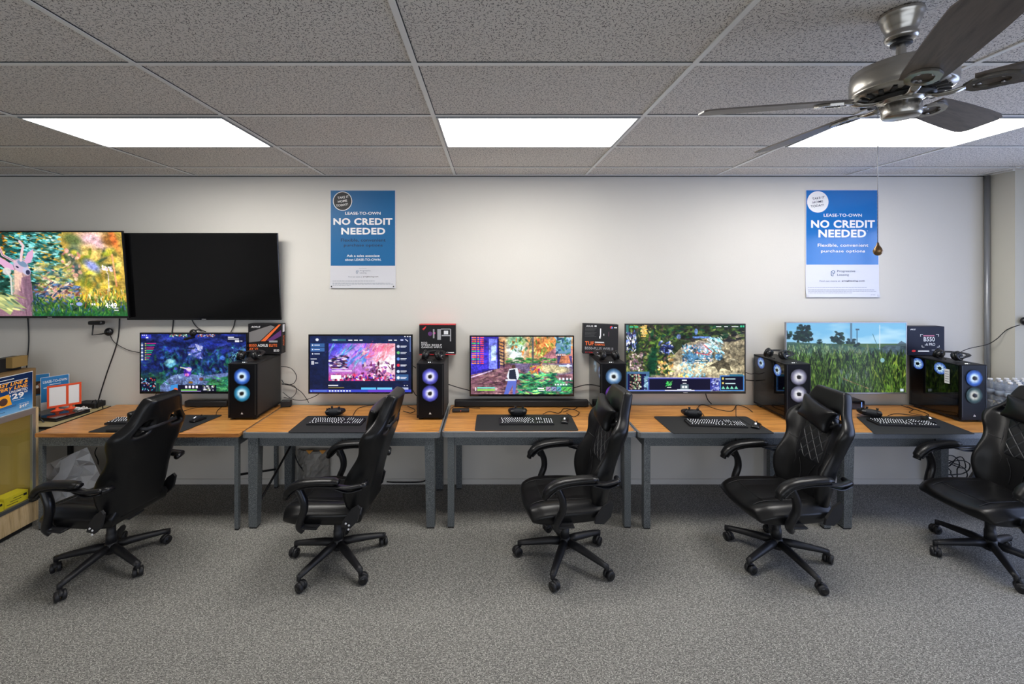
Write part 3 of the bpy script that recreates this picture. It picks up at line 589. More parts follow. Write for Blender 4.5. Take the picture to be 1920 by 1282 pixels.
p.rect(1302, 675, 1329, 678.5, (60, 90, 90)); p.rect(1303, 676, 1314, 677.6, (240, 240, 230)); p.rect(1316, 676, 1327, 677.6, (225, 220, 200)); p.strokes(34, (1236, 668, 1262, 704), [(250, 200, 130), (230, 170, 90), (255, 225, 180)], 5, 4); p.strokes(30, (1270, 702, 1290, 708), [(245, 200, 110)], 6, 3); p.strokes(44, (1275, 680, 1325, 708), [(180, 225, 240), (120, 190, 215)], 5, 3)
p.grit(.6, 8, 7)
p.rect(1175, 697, 1218, 734, (70, 110, 150)); p.rect(1178, 701, 1212, 731, (16, 18, 70)); p.rect(1182, 701, 1204, 731, (20, 20, 22)); p.strokes(90, (1183, 702, 1203, 730), [(200, 205, 190), (150, 190, 140), (30, 30, 30), (180, 120, 120)], 3.4, 2.6)
p.rect(1209, 706, 1217, 731, (110, 160, 190)); p.strokes(30, (1209, 706, 1217, 731), [(40, 40, 90), (170, 210, 230)], 4, 2); p.rect(1216, 709, 1334, 734, (50, 60, 150)); p.rect(1218, 711, 1331, 731, (13, 12, 42)); p.rect(1216, 708.4, 1334, 709.6, (170, 170, 240)); p.rect(1175, 731.5, 1395, 733.2, (110, 130, 210)); p.rect(1247, 731.2, 1302, 732.6, (240, 240, 250))
p.ell(1255, 719, 6, 4.4, (30, 90, 50)); p.strokes(14, (1249, 715, 1261, 723), [(120, 240, 130), (60, 200, 90)], 4, 1.6); p.dashes(1251, 725.5, [8], 1.6, (235, 240, 235)); p.dashes(1279, 712.5, [9], 1.8, (235, 240, 245)); p.dashes(1280, 718, [7], 1.6, (235, 240, 245)); p.rect(1276, 721, 1291, 730, (90, 110, 120)); p.dashes(1279, 724, [4, 4], 3.6, (235, 240, 240)); p.dashes(1270, 729.8, [26], 1.2, (210, 225, 235))
p.rect(1333, 709, 1349, 733, (60, 65, 160)); p.strokes(44, (1334, 710, 1349, 732), [(150, 160, 240), (200, 210, 250), (30, 30, 90)], 5, 2.5); p.rect(1349, 704, 1394, 733, (70, 130, 200)); p.rect(1351, 706, 1392, 731, (12, 14, 40))
for y in (710, 718.5): p.rect(1353, y-1.6, 1356.5, y+2, (220, 200, 110)); p.rect(1359, y, 1378, y+1.6, (200, 230, 235))
for k in range(4): p.poly([(1352+k*8, 729.5), (1355+k*8, 724), (1359+k*8, 729.5)], (130, 220, 190))
p.rect(1367, 702, 1392, 706, (50, 110, 140)); p.dashes(1182, 613, [7, 7], 2.4, (60, 190, 140)); p.strokes(60, (1203, 611, 1213, 632), [(250, 190, 90), (255, 215, 140)], 4, 2, (-10, 10)); p.dashes(1342, 612.4, [10], 2, (235, 240, 240)); p.dashes(1357, 612.4, [7], 2, (225, 230, 230)); p.dashes(1371, 612.4, [12], 2, (225, 230, 230)); p.dashes(1387, 611.6, [3, 3], 3.2, (60, 200, 150)); p.rect(1175, 610, 1180, 624, (60, 130, 130), .8)
MF = mat('dark_grey_frame', (.03, .03, .032), .3)
tv('monitor', 'strategy game screen with brown rocky ground above the fourth desk', 'screen', 1172, 606.8, 1398.5, 738, 3.84, p, 1.1, .011, .06, MF, 0, MG, .022, True)
# tall grass under blue sky
p = Paint(1477, 608, 1699, 733, 320, 182, (120, 185, 225)); n = p.noise(50, 16, 21)
p.put((n-.45)*2.5, (190, 225, 240), .9); p.put((650-p.Y)/60*0+(p.Y-640)/30, (170, 205, 220), .5)
p.rect(1477, 645, 1699, 733, (70, 100, 60)); p.poly([(1477, 642), (1500, 643), (1520, 644), (1560, 645), (1600, 650), (1640, 653), (1699, 650), (1699, 662), (1477, 662)], (60, 90, 80), .9); p.poly([(1655, 652), (1662, 648), (1680, 648), (1690, 640), (1699, 645), (1699, 668), (1655, 662)], (70, 85, 100), .8)
for cx, cy, rx, ry in ((1510, 625, 11, 13), (1508, 633, 17, 9), (1498, 634, 9, 4), (1480, 630, 6, 8), (1574, 632, 8, 8), (1572, 639, 11, 6), (1596, 642, 8, 4), (1538, 642, 4, 3), (1609, 648, 5, 3)):
    p.strokes(int(rx*ry*.5), (cx-rx, cy-ry, cx+rx, cy+ry), [(25, 45, 40), (35, 60, 45), (20, 35, 35)], 6, 3.6, (-20, 30), .9)
p.line([(1508, 620), (1508, 644)], 1.4, (25, 40, 35)); p.line([(1597, 608), (1597, 640)], 4, (90, 125, 150)); p.line([(1608, 620), (1608, 644)], 1.6, (60, 90, 110)); p.rect(1605, 618, 1612, 621, (70, 90, 110)); p.line([(1637, 628), (1648, 655)], 1, (70, 110, 120)); p.line([(1650, 612), (1650, 655)], 1.2, (210, 225, 235))
p.strokes(260, (1477, 648, 1560, 680), [(90, 120, 80), (120, 150, 110), (60, 90, 60), (150, 170, 130)], 8, 2, (60, 120), .7); p.strokes(110, (1560, 652, 1640, 690), [(110, 130, 100), (140, 150, 110), (80, 100, 80)], 10, 3, (60, 120), .6)
p.put((p.Y-676)/30, (40, 62, 28), .85); p.strokes(2100, (1477, 664, 1699, 735), [(48, 78, 26), (84, 118, 46), (26, 42, 20), (16, 24, 16), (110, 138, 66), (60, 88, 34), (22, 30, 20)], 17, 1.7, (62, 118), .8)
p.strokes(60, (1575, 690, 1635, 725), [(90, 110, 110), (130, 140, 130), (60, 80, 80)], 14, 3, (70, 110), .5); p.ell(1648, 710, 16, 26, (40, 62, 20), .55, 0, .6); p.strokes(110, (1630, 660, 1699, 733), [(80, 115, 30), (140, 160, 60), (26, 40, 14), (24, 34, 14)], 14, 2.2, (50, 130), .8); p.line([(1582, 708), (1630, 726)], 2, (130, 110, 80)); p.put((p.noise(16, 22, 31)-.5)*3.2*(p.Y > 672), (22, 32, 18), .8); p.strokes(500, (1477, 672, 1699, 735), [(60, 90, 34), (100, 128, 56), (30, 48, 22)], 14, 1.4, (62, 118), .7); kk = p.a.copy(); p.grit(.35, 6); p.a = np.where((p.Y > 650)[..., None], p.a, kk)
p.rect(1688, 726, 1694, 731, (200, 215, 225)); p.ell(1655, 675, 4, 4, (150, 200, 220), .8)
SF = mat('silver_frame', (.36, .36, .38), .3, .7)
tv('monitor', 'silver framed screen showing tall green grass under blue sky above the rightmost desk', 'screen', 1473.5, 604, 1701, 738.5, 3.84, p, 1.1, .008, .06, SF, 0, MG, .014)
# ---------------------------------------------------------------- gaming chairs
def pad(us, vs, front, back, mask, m, name, parent, subs=2):
    """closed cushion: front and back sheets over a grid of cells, with holes where mask is False"""
    nu, nv = len(us), len(vs); V = [front(u, v) for v in vs for u in us]+[back(u, v) for v in vs for u in us]
    o = nu*nv; F = []; ok = lambda i, j: 0 <= i < nu-1 and 0 <= j < nv-1 and mask(i, j)
    for j in range(nv-1):
        for i in range(nu-1):
            if not ok(i, j): continue
            a, b, c, d = j*nu+i, j*nu+i+1, (j+1)*nu+i+1, (j+1)*nu+i
            F.append([a, b, c, d]); F.append([o+d, o+c, o+b, o+a])
            if not ok(i, j-1): F.append([b, a, o+a, o+b])
            if not ok(i+1, j): F.append([c, b, o+b, o+c])
            if not ok(i, j+1): F.append([d, c, o+c, o+d])
            if not ok(i-1, j): F.append([a, d, o+d, o+a])
    used = sorted({q for f in F for q in f}); mp = {q: k for k, q in enumerate(used)}
    return MB().add([V[q] for q in used], [[mp[q] for q in f] for f in F], m, None, True).build(name, parent, subs)
def lerp(tab, v):
    for (a, x), (b, y) in zip(tab[:-1], tab[1:]):
        if v <= b: k = (v-a)/(b-a); k = k*k*(3-2*k); return x+(y-x)*k
    return tab[-1][1]
BW = [(0, .19), (.08, .215), (.2, .232), (.32, .226), (.42, .216), (.5, .226), (.58, .250), (.66, .262), (.71, .250), (.77, .205), (.83, .168), (.90, .152), (.95, .138), (1, .110)]
BB = [(0, .03), (.07, .10), (.16, .135), (.30, .135), (.42, .075), (.50, .056), (.60, .10), (.68, .09), (.76, .03), (.84, .012), (1, .0)]
BL = .785
def bx_curve(v): return .028*math.sin(PI*min(1, v*1.5))*1.0 - .02*max(0, v-.7)
def bfront(u, v, off=0):
    a = abs(u); bol = lerp(BB, v)*(max(0, (a-.48)/.52)**1.3 if a < .88 else (max(0, (.88-.48)/.52)**1.3)*(1-(a-.88)*3.2))
    return (.035+bx_curve(v)*.6+bol+off, u*lerp(BW, v), v*BL)
def bback(u, v):
    a = abs(u); edge = 0 if a < .7 else (a-.7)/.3
    return (-.045+bx_curve(v)*.5+edge*(.02+lerp(BB, v)*.45)-.0, u*lerp(BW, v)*(.97), v*BL)
def make_chair(label):
    t = thing('gaming_chair', label, 'chair', (0, 0, 0), 0, 'black gaming chairs in front of the desks')
    # base
    prof = [(0, .082), (.040, .082), (.046, .10), (.044, .125), (.034, .145), (.030, .15), (0, .15)]
    MB().lathe(prof, PLM, n=20).build('hub', t)
    MB().lathe([(0, .145), (.030, .145), (.030, .21), (.026, .212), (.026, .29), (.034, .292), (.038, .37), (0, .37)], PLM, n=18).build('gas_lift', t)
    for k in range(5):
        g = MB(); pts = [(.03, 0, .118), (.10, 0, .116), (.2, 0, .102), (.29, 0, .088), (.318, 0, .083)]
        rs = [(.026, .028), (.025, .027), (.021, .024), (.017, .021), (.014, .019)]
        g.tube(pts, rs, PLM, 10, up=(0, 0, 1)); g.cyl((.315, 0, .078), .014, .036, PLM)
        leg = g.build('leg', t); leg.rotation_euler = (0, 0, 2*PI*k/5)
        c = MB(); c.tube([(.315, 0, .07), (.315, 0, .056)], .007, STEEL, 8)
        for s in (-1, 1):
            c.cyl((.332, s*.016, .030), .030, .022, PLM, 'y', 20); c.cyl((.332, s*.0275, .030), .017, .004, GLB, 'y', 14)
        c.tube([(.318, 0, .06), (.335, 0, .062), (.352, 0, .052), (.360, 0, .036)], [(.006, .012)]*4, PLM, 8)
        c.build('caster', leg)
    g = MB(); g.box((-.02, 0, .375), (.26, .18, .035), PLM, .01); g.box((-.16, 0, .372), (.10, .12, .06), PLM, .015)
    g.tube([(.0, -.08, .37), (.0, -.2, .362), (.0, -.25, .355)], .006, STEEL, 8)
    g.tube([(.0, -.24, .356), (.0, -.30, .35)], [(.009, .014)]*2, PLA, 8); g.build('tilt_mechanism', t)
    # seat cushion
    U = [-1, -.93, -.78, -.6, -.35, 0, .35, .6, .78, .93, 1]; V = [0, .06, .18, .38, .6, .8, .93, 1]
    def prn(u, v):
        w = lerp([(0, .20), (.15, .235), (.5, .255), (.85, .262), (1, .235)], v); return -.245+v*.55 - (.035*abs(u)**3 if v > .9 else 0), u*w
    def st(u, v):
        x, y = prn(u, v); a = abs(u); e = max(0, (a-.5)/.5)
        z = .468+.026*math.sin(PI*min(1, e*1.15))-.012*e-.042*max(0, (v-.72)/.28)**2+.004*math.sin(v*PI)
        if a >= .93: z -= .015
        return (x, y, z)
    def sb(u, v):
        x, y = prn(u, v); return (x*.97, y*.94, .372+.010*max(0, v-.6))
    pad(U, V, st, sb, lambda i, j: True, LEA, 'seat', t)
    q = pad([-.5, -.3, 0, .3, .5], [.1, .3, .5, .7, .84], lambda u, v: (prn(u, v)[0], u*.235, st(u, v)[2]+.002), lambda u, v: (prn(u, v)[0], u*.235, st(u, v)[2]-.02), lambda i, j: True, LEA, 'seat_panel', t, 2)
    g = MB()
    for s in (-1, 1):
        g.tube(smooth_pts([(prn(s*.56, v)[0], s*.56*.248, st(s*.56, v)[2]+.001) for v in (.06, .3, .55, .8, .93)]), .0022, PLM, 5)
    g.tube(smooth_pts([(prn(u, .78)[0], u*.25, st(u, .78)[2]+.001) for u in (-.56, -.2, .2, .56)]), .002, PLM, 5)
    g.build('seat_seam', t)
    # backrest, leaning
    e = bpy.data.objects.new('backrest', None)
    U = [-1, -.88, -.74, -.56, -.36, -.12, .12, .36, .56, .74, .88, 1]
    V = [0, .04, .12, .2, .28, .36, .44, .52, .60, .67, .715, .765, .81, .86, .92, .97, 1]
    def mask(i, j): return not (j in (10, 11) and i in (3, 7))
    def mask(i, j): return not (10 <= j <= 11 and i in (2, 3, 7, 8))
    bk = pad(U, V, bfront, bback, mask, LEA, 'backrest', t, 2)
    TILT = -R(15.0); bk.location = (-.205, 0, .415); bk.rotation_euler = (0, TILT, 0)
    U2 = [-.46, -.3, -.1, .1, .3, .46]; V2 = [.34, .40, .46, .52, .58, .64, .68]
    pad(U2, V2, lambda u, v: bfront(u, v, .006), lambda u, v: bfront(u, v, -.012), lambda i, j: True, QUI, 'quilted_panel', bk, 2)
    g = MB()
    for s in (-1, 1):
        def S(u, v): return bfront(s*u, v, .004)
        g.tube(smooth_pts([S(.50, .06), S(.50, .18), S(.42, .30), S(.52, .36), S(.52, .5), S(.50, .64)], 5), .0022, PLM, 5)
        g.tube(smooth_pts([S(.55, .47), S(.68, .475), S(.80, .48)], 4), .0025, PLM, 5)
        g.tube(smooth_pts([S(.5, .77), S(.65, .767), S(.78, .765)], 4), .0022, PLM, 5)
        g.tube(smooth_pts([S(.15, .1), S(.15, .22), S(.3, .32)], 4), .002, PLM, 5)
    g.build('seam', bk)
    def hf(u, v): return (.105+.035*(1-u*u)*math.sin(PI*(.15+.7*v)), u*(.150-.030*(1-abs(2*v-1)))*(1-.10*(1-v)), .515+v*.15+.012*u*u*(1 if v > .5 else -1))
    def hb(u, v): a = hf(u, v); return (.052, a[1], a[2])
    hp = pad([-1, -.7, -.3, .3, .7, 1], [0, .25, .5, .75, 1], hf, hb, lambda i, j: True, LEA, 'head_pillow', bk, 2)
    g = MB()
    for z in (.555,): g.tube([(.06, -.115, z), (.02, -.13, z+.035), (-.04, -.11, z+.04), (-.05, 0, z+.04), (-.04, .11, z+.04), (.02, .13, z+.035), (.06, .115, z)], [(.012, .002)]*7, PLM, 6)
    g.build('strap', hp)
    # linked armrests
    for s in (-1, 1):
        y = s*.295
        pts = [(.205, y, .575), (.188, y, .612), (.15, y, .648), (.09, y, .672), (.0, y, .684), (-.09, y, .688), (-.135, y, .686)]
        rs = [(.018, .026), (.024, .034), (.026, .038), (.025, .039), (.023, .038), (.022, .036), (.015, .026)]
        a = MB().tube(smooth_pts(pts, 4), [rs[min(6, int(round(i/4)))] for i in range(25)], LEA, 14, up=(0, 0, 1)).build('armrest_pad', t)
        g = MB()
        g.tube(smooth_pts([(.18, y, .585), (.12, y, .635), (.03, y, .656), (-.10, y, .660), (-.2, y, .655), (-.275, y*.93, .662)], 4), [(.008, .026)]*16+[(.012, .020)]*5, PLA, 10, up=(0, 0, 1))
        g.tube(smooth_pts([(-.10, y, .652), (-.19, y, .628), (-.27, y*.93, .640)], 4), [(.006, .02)]*9, PLA, 8, up=(0, 0, 1))
        g.tube([(-.272, y*.95, .655), (-.285, y*.74, .65)], .018, PLA, 10)
        g.tube(smooth_pts([(.125, y, .640), (.105, y, .600), (.088, y, .555), (.088, y, .50), (.112, y*.98, .44), (.125, y*.95, .395), (.105, y*.9, .365)], 4), [(.023, .028)]*25, PLA, 10, up=(1, 0, 0))
        g.sph((.118, y, .604), .024, PLA, (1, .8, 1)); g.box((.06, y*.82, .384), (.10, .10, .012), PLM, .003)
        g.build('armrest_frame', t)
    # hinge covers and recline lever
    for s in (-1, 1):
        g = MB(); g.prism([(-.19, .375), (-.13, .38), (-.14, .42), (-.19, .49), (-.235, .52), (-.255, .50), (-.235, .42)], 0, .016, PLM, Matrix.Translation((0, s*.246+.008, 0)) @ Matrix.Rotation(PI/2, 4, 'X'))
        h = g.build('hinge_cover', t)
        if s > 0:
            b = MB()
            for x, z in ((-.185, .40), (-.165, .41), (-.182, .375)): b.cyl((x, .262, z), .006, .006, WPL, 'y', 10)
            b.build('bolt', h)
    g = MB(); g.tube([(-.2, -.262, .41), (-.15, -.285, .40), (-.06, -.29, .385)], [(.012, .006), (.014, .006), (.018, .006)], PLA, 8, up=(0, 0, 1)); g.build('recline_lever', t)
    return t
def set_chair(t, x, y, th, base, label, cast, pil=0):
    t.location = (x, y, 0); t.rotation_euler = (0, 0, R(th)); t['label'] = label
    hp = [c for b in kids(t) if b.name.startswith('backrest') for c in kids(b) if c.name.startswith('head_pillow')][0]
    a = R(pil); hp.rotation_euler = (a, 0, 0); hp.location = (0, .59*math.sin(a), .59*(1-math.cos(a)))
    legs = [c for c in kids(t) if c.name.startswith('leg')]
    for i, l in enumerate(legs):
        l.rotation_euler = (0, 0, R(base-th+72*i))
        c = kids(l)[0]; c.location = (.315, 0, 0); a = R(cast[i])
        c.location = (.315-.315*math.cos(a), -.315*math.sin(a), 0); c.rotation_euler = (0, 0, a)
ch = make_chair('x')
CH = [(-2.58, 2.88, 171, 48, 'black gaming chair seen from behind at the leftmost desk, facing away to the left', (200, 170, 120, 60, 150), 0),
      (-1.05, 2.92, 176, 27, 'black gaming chair seen edge-on from the side at the second desk', (90, 160, 80, 95, 60), -4),
      (.52, 2.94, 184, 30, 'black gaming chair in front of the middle desk, its pillow beside the violet tower fans', (200, 100, 30, 60, 70), -9),
      (1.985, 2.93, 182, 63, 'black gaming chair turned toward the camera, covering the fourth desk\'s right end', (40, 150, 170, 70, 45), -12),
      (3.44, 2.91, 183, 24, 'black gaming chair cut off by the right edge of the picture', (100, 90, 60, 80, 30), -10)]
for i, a in enumerate(CH):
    c = ch if i == 4 else copy_tree(ch)
    set_chair(c, *a)
for c in (ch, bpy.data.objects['gaming_chair.003'], bpy.data.objects['gaming_chair.004']):
    for h in kids(c):
        if h.name.startswith('hinge_cover'):
            for b in kids(h): bpy.data.objects.remove(b)
# ---------------------------------------------------------------- computer towers
DZ = .7525                         # desk surface
def fan_mat(name, core, rim, es):
    m, t, b = nt(name); b.inputs['Base Color'].default_value = (.02, .02, .02, 1)
    c = N(t, 'ShaderNodeTexCoord'); L = N(t, 'ShaderNodeVectorMath', operation='LENGTH'); t.links.new(c.outputs['Object'], L.inputs[0])
    d = MA(t, 'DIVIDE', L.outputs['Value'], .066)
    t.links.new(ramp(t, d, [(.30, core), (.52, tuple(.5*a+.5*q for a, q in zip(core, rim))), (.75, rim), (1, tuple(q*.45 for q in rim))]), b.inputs['Emission Color'])
    t.links.new(MA(t, 'MULTIPLY', ramp(t, d, [(.30, 1.0), (.62, .50), (1, .26)]), es), b.inputs['Emission Strength']); return m
CASEM = mat('case_black', (.007, .007, .008), .5); FRONTM = mat('case_front', (.003, .003, .0045), .45, spec=.18)
SIDEM = mat('case_side_panel', (.022, .021, .021), .5, var=.15, vs=60)
LED = mat('led_white', (.8, .8, .8), .5, emit=(.9, .95, 1), es=1.5)
def hexmesh(rad, cell, th):
    vs, fs = [], []; a = cell/2/math.cos(R(30))
    for i in range(-14, 15):
        for j in range(-14, 15):
            x = cell*(i+.5*(j % 2)); y = cell*math.sqrt(3)/2*j
            if math.hypot(x, y) > rad: continue
            o = len(vs)
            for rr in (a, a-th):
                for k in range(6): q = R(60*k+30); vs.append((x+rr*math.cos(q), 0, y+rr*math.sin(q)))
            for k in range(6): fs.append([o+k, o+(k+1) % 6, o+6+(k+1) % 6, o+6+k])
    return vs, fs
HX = hexmesh(.070, .0104, .0026)
def ring_fan(loc, parent, m, name='fan', r=.067, axis='y', hexed=True):
    g = MB(); n = 40; vs = [(r*math.cos(2*PI*k/n)*q, 0, r*math.sin(2*PI*k/n)*q) for q in (.26, .55, 1) for k in range(n)]
    g.add(vs, [[i*n+k, i*n+(k+1) % n, (i+1)*n+(k+1) % n, (i+1)*n+k] for i in (0, 1) for k in range(n)], m)
    f = g.build(name, parent, loc=loc)
    if axis == 'x': f.rotation_euler = (0, 0, -PI/2)
    h = MB(); h.cyl((0, -.004, 0), r*.27, .008, PLM, 'y', 20)
    for k in range(7):
        a = 2*PI*k/7; h.tube([(r*.25*math.cos(a), -.001, r*.25*math.sin(a)), (r*.7*math.cos(a+.35), -.001, r*.7*math.sin(a+.35)), (r*.98*math.cos(a+.5), -.001, r*.98*math.sin(a+.5))], .0014, PLM, 4)
    h.build('fan_hub', f)
    if hexed: MB().add([(x, y-.006, z) for x, y, z in HX[0]], HX[1], FRONTM).build('fan_grille', f)
    return f
def tower(x0, x1, yf, label, fm, inner=None, depth=.43, h=.47):
    t = thing('computer_tower', label, 'computer', ((x0+x1)/2, yf, DZ), 0, 'black computer towers on the desks')
    w = (x1-x0)/2; z0 = .018; g = MB()
    g.box2((-w, .02, z0), (w, depth, z0+.012), CASEM); g.box2((-w, .02, h-.012), (w, depth, h), CASEM, .002)
    g.box2((-w+.01, depth-.012, z0), (w-.008, depth, h), CASEM); g.box2((-w+.01, .02, z0), (w-.008, .03, h-.01), CASEM)
    g.box2((-w+.012, .03, z0+.012), (w-.01, depth-.012, .125), CASEM)          # power supply shroud
    g.box2((w-.05, .05, .13), (w-.03, depth-.02, h-.02), CASEM)                # motherboard tray
    for s in (-1, 1):
        for y in (.05, depth-.05): g.box((s*(w-.03), y, .009), (.035, .05, .018), RUB, .003)
    g.build('case_body', t)
    MB().box2((w-.008, .022, z0+.004), (w, depth-.002, h-.004), SIDEM, .002).build('side_panel', t)
    MB().box2((-w, .022, z0+.006), (-w+.005, depth-.002, h-.006), SMOKE).build('glass_panel', t)
    f = MB(); f.box2((-w, 0, z0-.004), (w, .02, h), FRONTM, .004); f.box2((-w+.006, -.002, .04), (-w+.014, .001, h-.01), CASEM); f.box2((w-.014, -.002, .04), (w-.006, .001, h-.01), CASEM)
    fr = f.build('front_panel', t)
    for k, m in enumerate(fm): ring_fan((0, -.003, h-.108-.141*k), fr, m)
    g = MB(); s = .009
    g.add([(-s, -.003, .048), (-s*.2, -.003, .048), (s*.1, -.003, .066), (-s*.3, -.003, .062)], [[0, 1, 2, 3]], WHT); g.add([(s*.1, -.003, .048), (s, -.003, .048), (s*.5, -.003, .062)], [[0, 1, 2]], WHT); g.build('sail_logo', fr)
    g = MB()
    for q, m in ((-.02, LED), (-.005, LED), (.012, STEEL)): g.cyl((q, .045, h+.001), .004, .004, m)
    g.box2((.03, .035, h-.001), (.06, .06, h+.0015), PLM); g.box2((-w+.02, .09, h-.001), (w-.02, depth-.03, h+.001), SIDEM); g.build('top_ports', t)
    if inner:
        for y, z, m in inner: ring_fan((-w+.03, y, z), t, m, 'inner_fan', .05, 'x', False)
        g = MB(); g.box2((-w+.03, .08, .20), (w-.055, depth-.06, .235), GLB, .003); g.build('graphics_card', t)
        g = MB()
        for k in range(4): g.box2((-w+.034, .10+.02*k, .205+.0), (-w+.038, .112+.02*k, .212), LED)
    return t
W_ = (1, 1, 1)
fb = fan_mat('fan_glow_blue', (.75, .95, 1), (.05, .22, 1), 4.5); fc = fan_mat('fan_glow_cyan', (.8, 1, 1), (.04, .42, .75), 4.5)
fv = fan_mat('fan_glow_violet', (.95, .95, 1), (.16, .16, 1), 4.5); fm_ = fan_mat('fan_glow_mixed', (.9, 1, 1), (.15, .35, .7), 4.5)
fp = fan_mat('fan_glow_purple', (.95, .9, 1), (.35, .10, .9), 4.5); fw = fan_mat('fan_glow_white', (1, 1, 1), (.42, .42, .62), 4.0); fg = fan_mat('fan_glow_dim', (1, 1, .95), (.10, .22, .25), 3.0)
tower(-2.19, -1.95, 3.53, 'black computer tower with blue fan rings on the leftmost desk', (fb, fc), depth=.41)
tower(-.614, -.387, 3.53, 'black computer tower with violet blue fan rings on the second desk, in full view', (fv, fv), depth=.41)
tower(.921, 1.14, 3.53, 'black computer tower behind the middle chair, its lower purple fan partly covered', (fm_, fp), [(.14, .36, fb), (.3, .38, fc)], depth=.41)
tower(2.455, 2.665, 3.51, 'black computer tower with two white fan rings beside the strategy game screen', (fw, fw), [(.15, .385, fb), (.37, .40, fb)], depth=.43)
tower(3.868, 4.083, 3.474, 'black computer tower at the far right, its glass side showing blue ring fans', (fb, fg), [(.19, .40, fb), (.38, .40, fb)], depth=.43)
g = MB().box2((3.8665, 3.56, 1.045), (3.8675, 3.60, 1.165), WPL)
for k in range(5): g.box2((3.866, 3.565, 1.06+.02*k), (3.8668, 3.595, 1.068+.02*k), mat('grey_print', (.35, .35, .38), .5))
tag(g.build('sticker'), 'white paper sticker on the glass side of the rightmost computer tower', 'sticker')

# ---------------------------------------------------------------- motherboard boxes
def carton(name, label, px0, py0, px1, py1, Y, d, lean=0, rz=0, side=None, face=None, cat='box'):
    a = P(px0, py1, Y); b = P(px1, py0, Y); w = b.x-a.x; h = b.z-a.z
    t = thing(name, label, cat, ((a.x+b.x)/2, Y, a.z), 0, 'motherboard boxes on top of the towers'); t.rotation_euler = (lean, 0, rz)
    g = MB(); g.box2((-w/2, 0, 0), (w/2, d, h), face or BOXM, .002)
    if side: g.box2((-w/2+.001, -.001, -.0) if side[0] == 'b' else (-w/2, 0, h-.006), (w/2-.001, .002, .012) if side[0] == 'b' else (w/2, d, h+.0005), side[1])
    g.build('carton', t); return t, w, h
BOXM = mat('printed_black_card', (.008, .0075, .009), .5, spec=.3); ORG = mat('orange_print', (.85, .16, .03), .5); RED = mat('red_print', (.7, .03, .04), .5); GRY = mat('grey_print2', (.35, .35, .37), .5); PUR = mat('purple_print', (.12, .03, .16), .5)
ORB = mat('bright_orange_print', (1, .42, .02), .5); NAVY = mat('navy_card', (.008, .010, .026), .5, spec=.25)
# 1
t, w, h = carton('motherboard_box', 'black box with orange lettering and orange streaks, leaning on the wall above the leftmost tower', 465, 607, 528, 663, 3.865, .075)
g = MB(); y = -.0012
g.add([(-w/2+.01, y, h*.38), (-w/2+.01, y, h*.72), (w*.18, y, h*.95), (w*.30, y, h*.9), (-w*.15, y, h*.42)], [[0, 1, 2, 3, 4]], mat('silver_print', (.20, .19, .19), .45))
g.add([(-w*.12, y-.0002, h*.42), (w*.42, y-.0002, h*.98), (w*.48, y-.0002, h*.98), (w*.02, y-.0002, h*.42)], [[0, 1, 2, 3]], ORG)
g.add([(w*.05, y-.0003, h*.44), (w*.49, y-.0003, h*.80), (w*.49, y-.0003, h*.6), (w*.2, y-.0003, h*.42)], [[0, 1, 2, 3]], PUR)
g.text('AORUS', WHT, FR(-w*.27, y-.0004, h*.90), w*.28, h*.06, .02, shear=.3)
g.text('B550', ORG, FR(-w*.35, y-.0004, h*.28), w*.22, h*.09, .03); g.text('AORUS', WHT, FR(-w*.06, y-.0004, h*.28), w*.30, h*.09, .03); g.text('ELITE', ORG, FR(w*.25, y-.0004, h*.28), w*.24, h*.09, .03)
g.text('AX V2', ORG, FR(-w*.33, y-.0004, h*.16), w*.27, h*.09, .03); g.text('B550', WHT, FR(w*.35, y-.0004, h*.11), w*.16, h*.08, .02)
g.box2((w*.13, y-.0004, h*.38), (w*.38, y, h*.44), GRY); g.box2((w/2, .02, h*.72), (w/2+.0006, .055, h*.97), WPL)
g.text('AORUS', ORG, Matrix.Translation((w/2+.0008, .038, h*.42)) @ Matrix.Rotation(PI/2, 4, 'X') @ Matrix.Rotation(PI/2, 4, 'Y') @ Matrix.Rotation(PI/2, 4, 'Z'), h*.35, .028, .02)
g.build('box_print', t)
# 2
t, w, h = carton('motherboard_box', 'black box with red edges and white lettering, on the tower with violet fan rings', 786, 608.5, 854, 665, 3.86, .075, side=('t', RED))
g = MB(); g.box2((-w/2+.001, y, 0), (w/2-.001, 0, .006), RED)
g.add([(-w*.42, y, h*.85), (-w*.30, y, h*.96), (-w*.33, y, h*.88), (-w*.36, y, h*.83)], [[0, 1, 2, 3]], RED); g.add([(-w*.40, y, h*.82), (-w*.37, y, h*.82), (-w*.34, y, h*.87)], [[0, 1, 2]], RED)
for i, (s, ww) in enumerate((('ROG', .16), ('STRIX B550-F', .56), ('GAMING WIFI II', .56))): g.text(s, WHT, FR(-w*.44, y, h*(.40-.075*i)), w*ww, h*.055, .015, 'LEFT')
for a, b_, c_, d_ in ((.0, .5, .1, .85), (.12, .62, .35, .66), (.35, .45, .38, .85), (.1, .84, .36, .87), (.18, .68, .30, .80), (-.12, .55, -.08, .85)): g.box2((w*a, y-.0003, h*b_), (w*c_, y, h*d_), GRY if b_ != .68 else WPL)
g.sph((-w*.09, y, h*.72), .012, mat('pink_print', (.6, .03, .3), .4), (1, .02, 1)); g.sph((-w*.2, y, h*.7), .02, PUR, (1, .02, 1))
g.text('TYPE-C', WHT, FR(w*.2, y, h*.08), w*.2, h*.035, .01); g.box2((w*.3, y, h*.06), (w*.46, 0, h*.09), WPL); g.build('box_print', t)
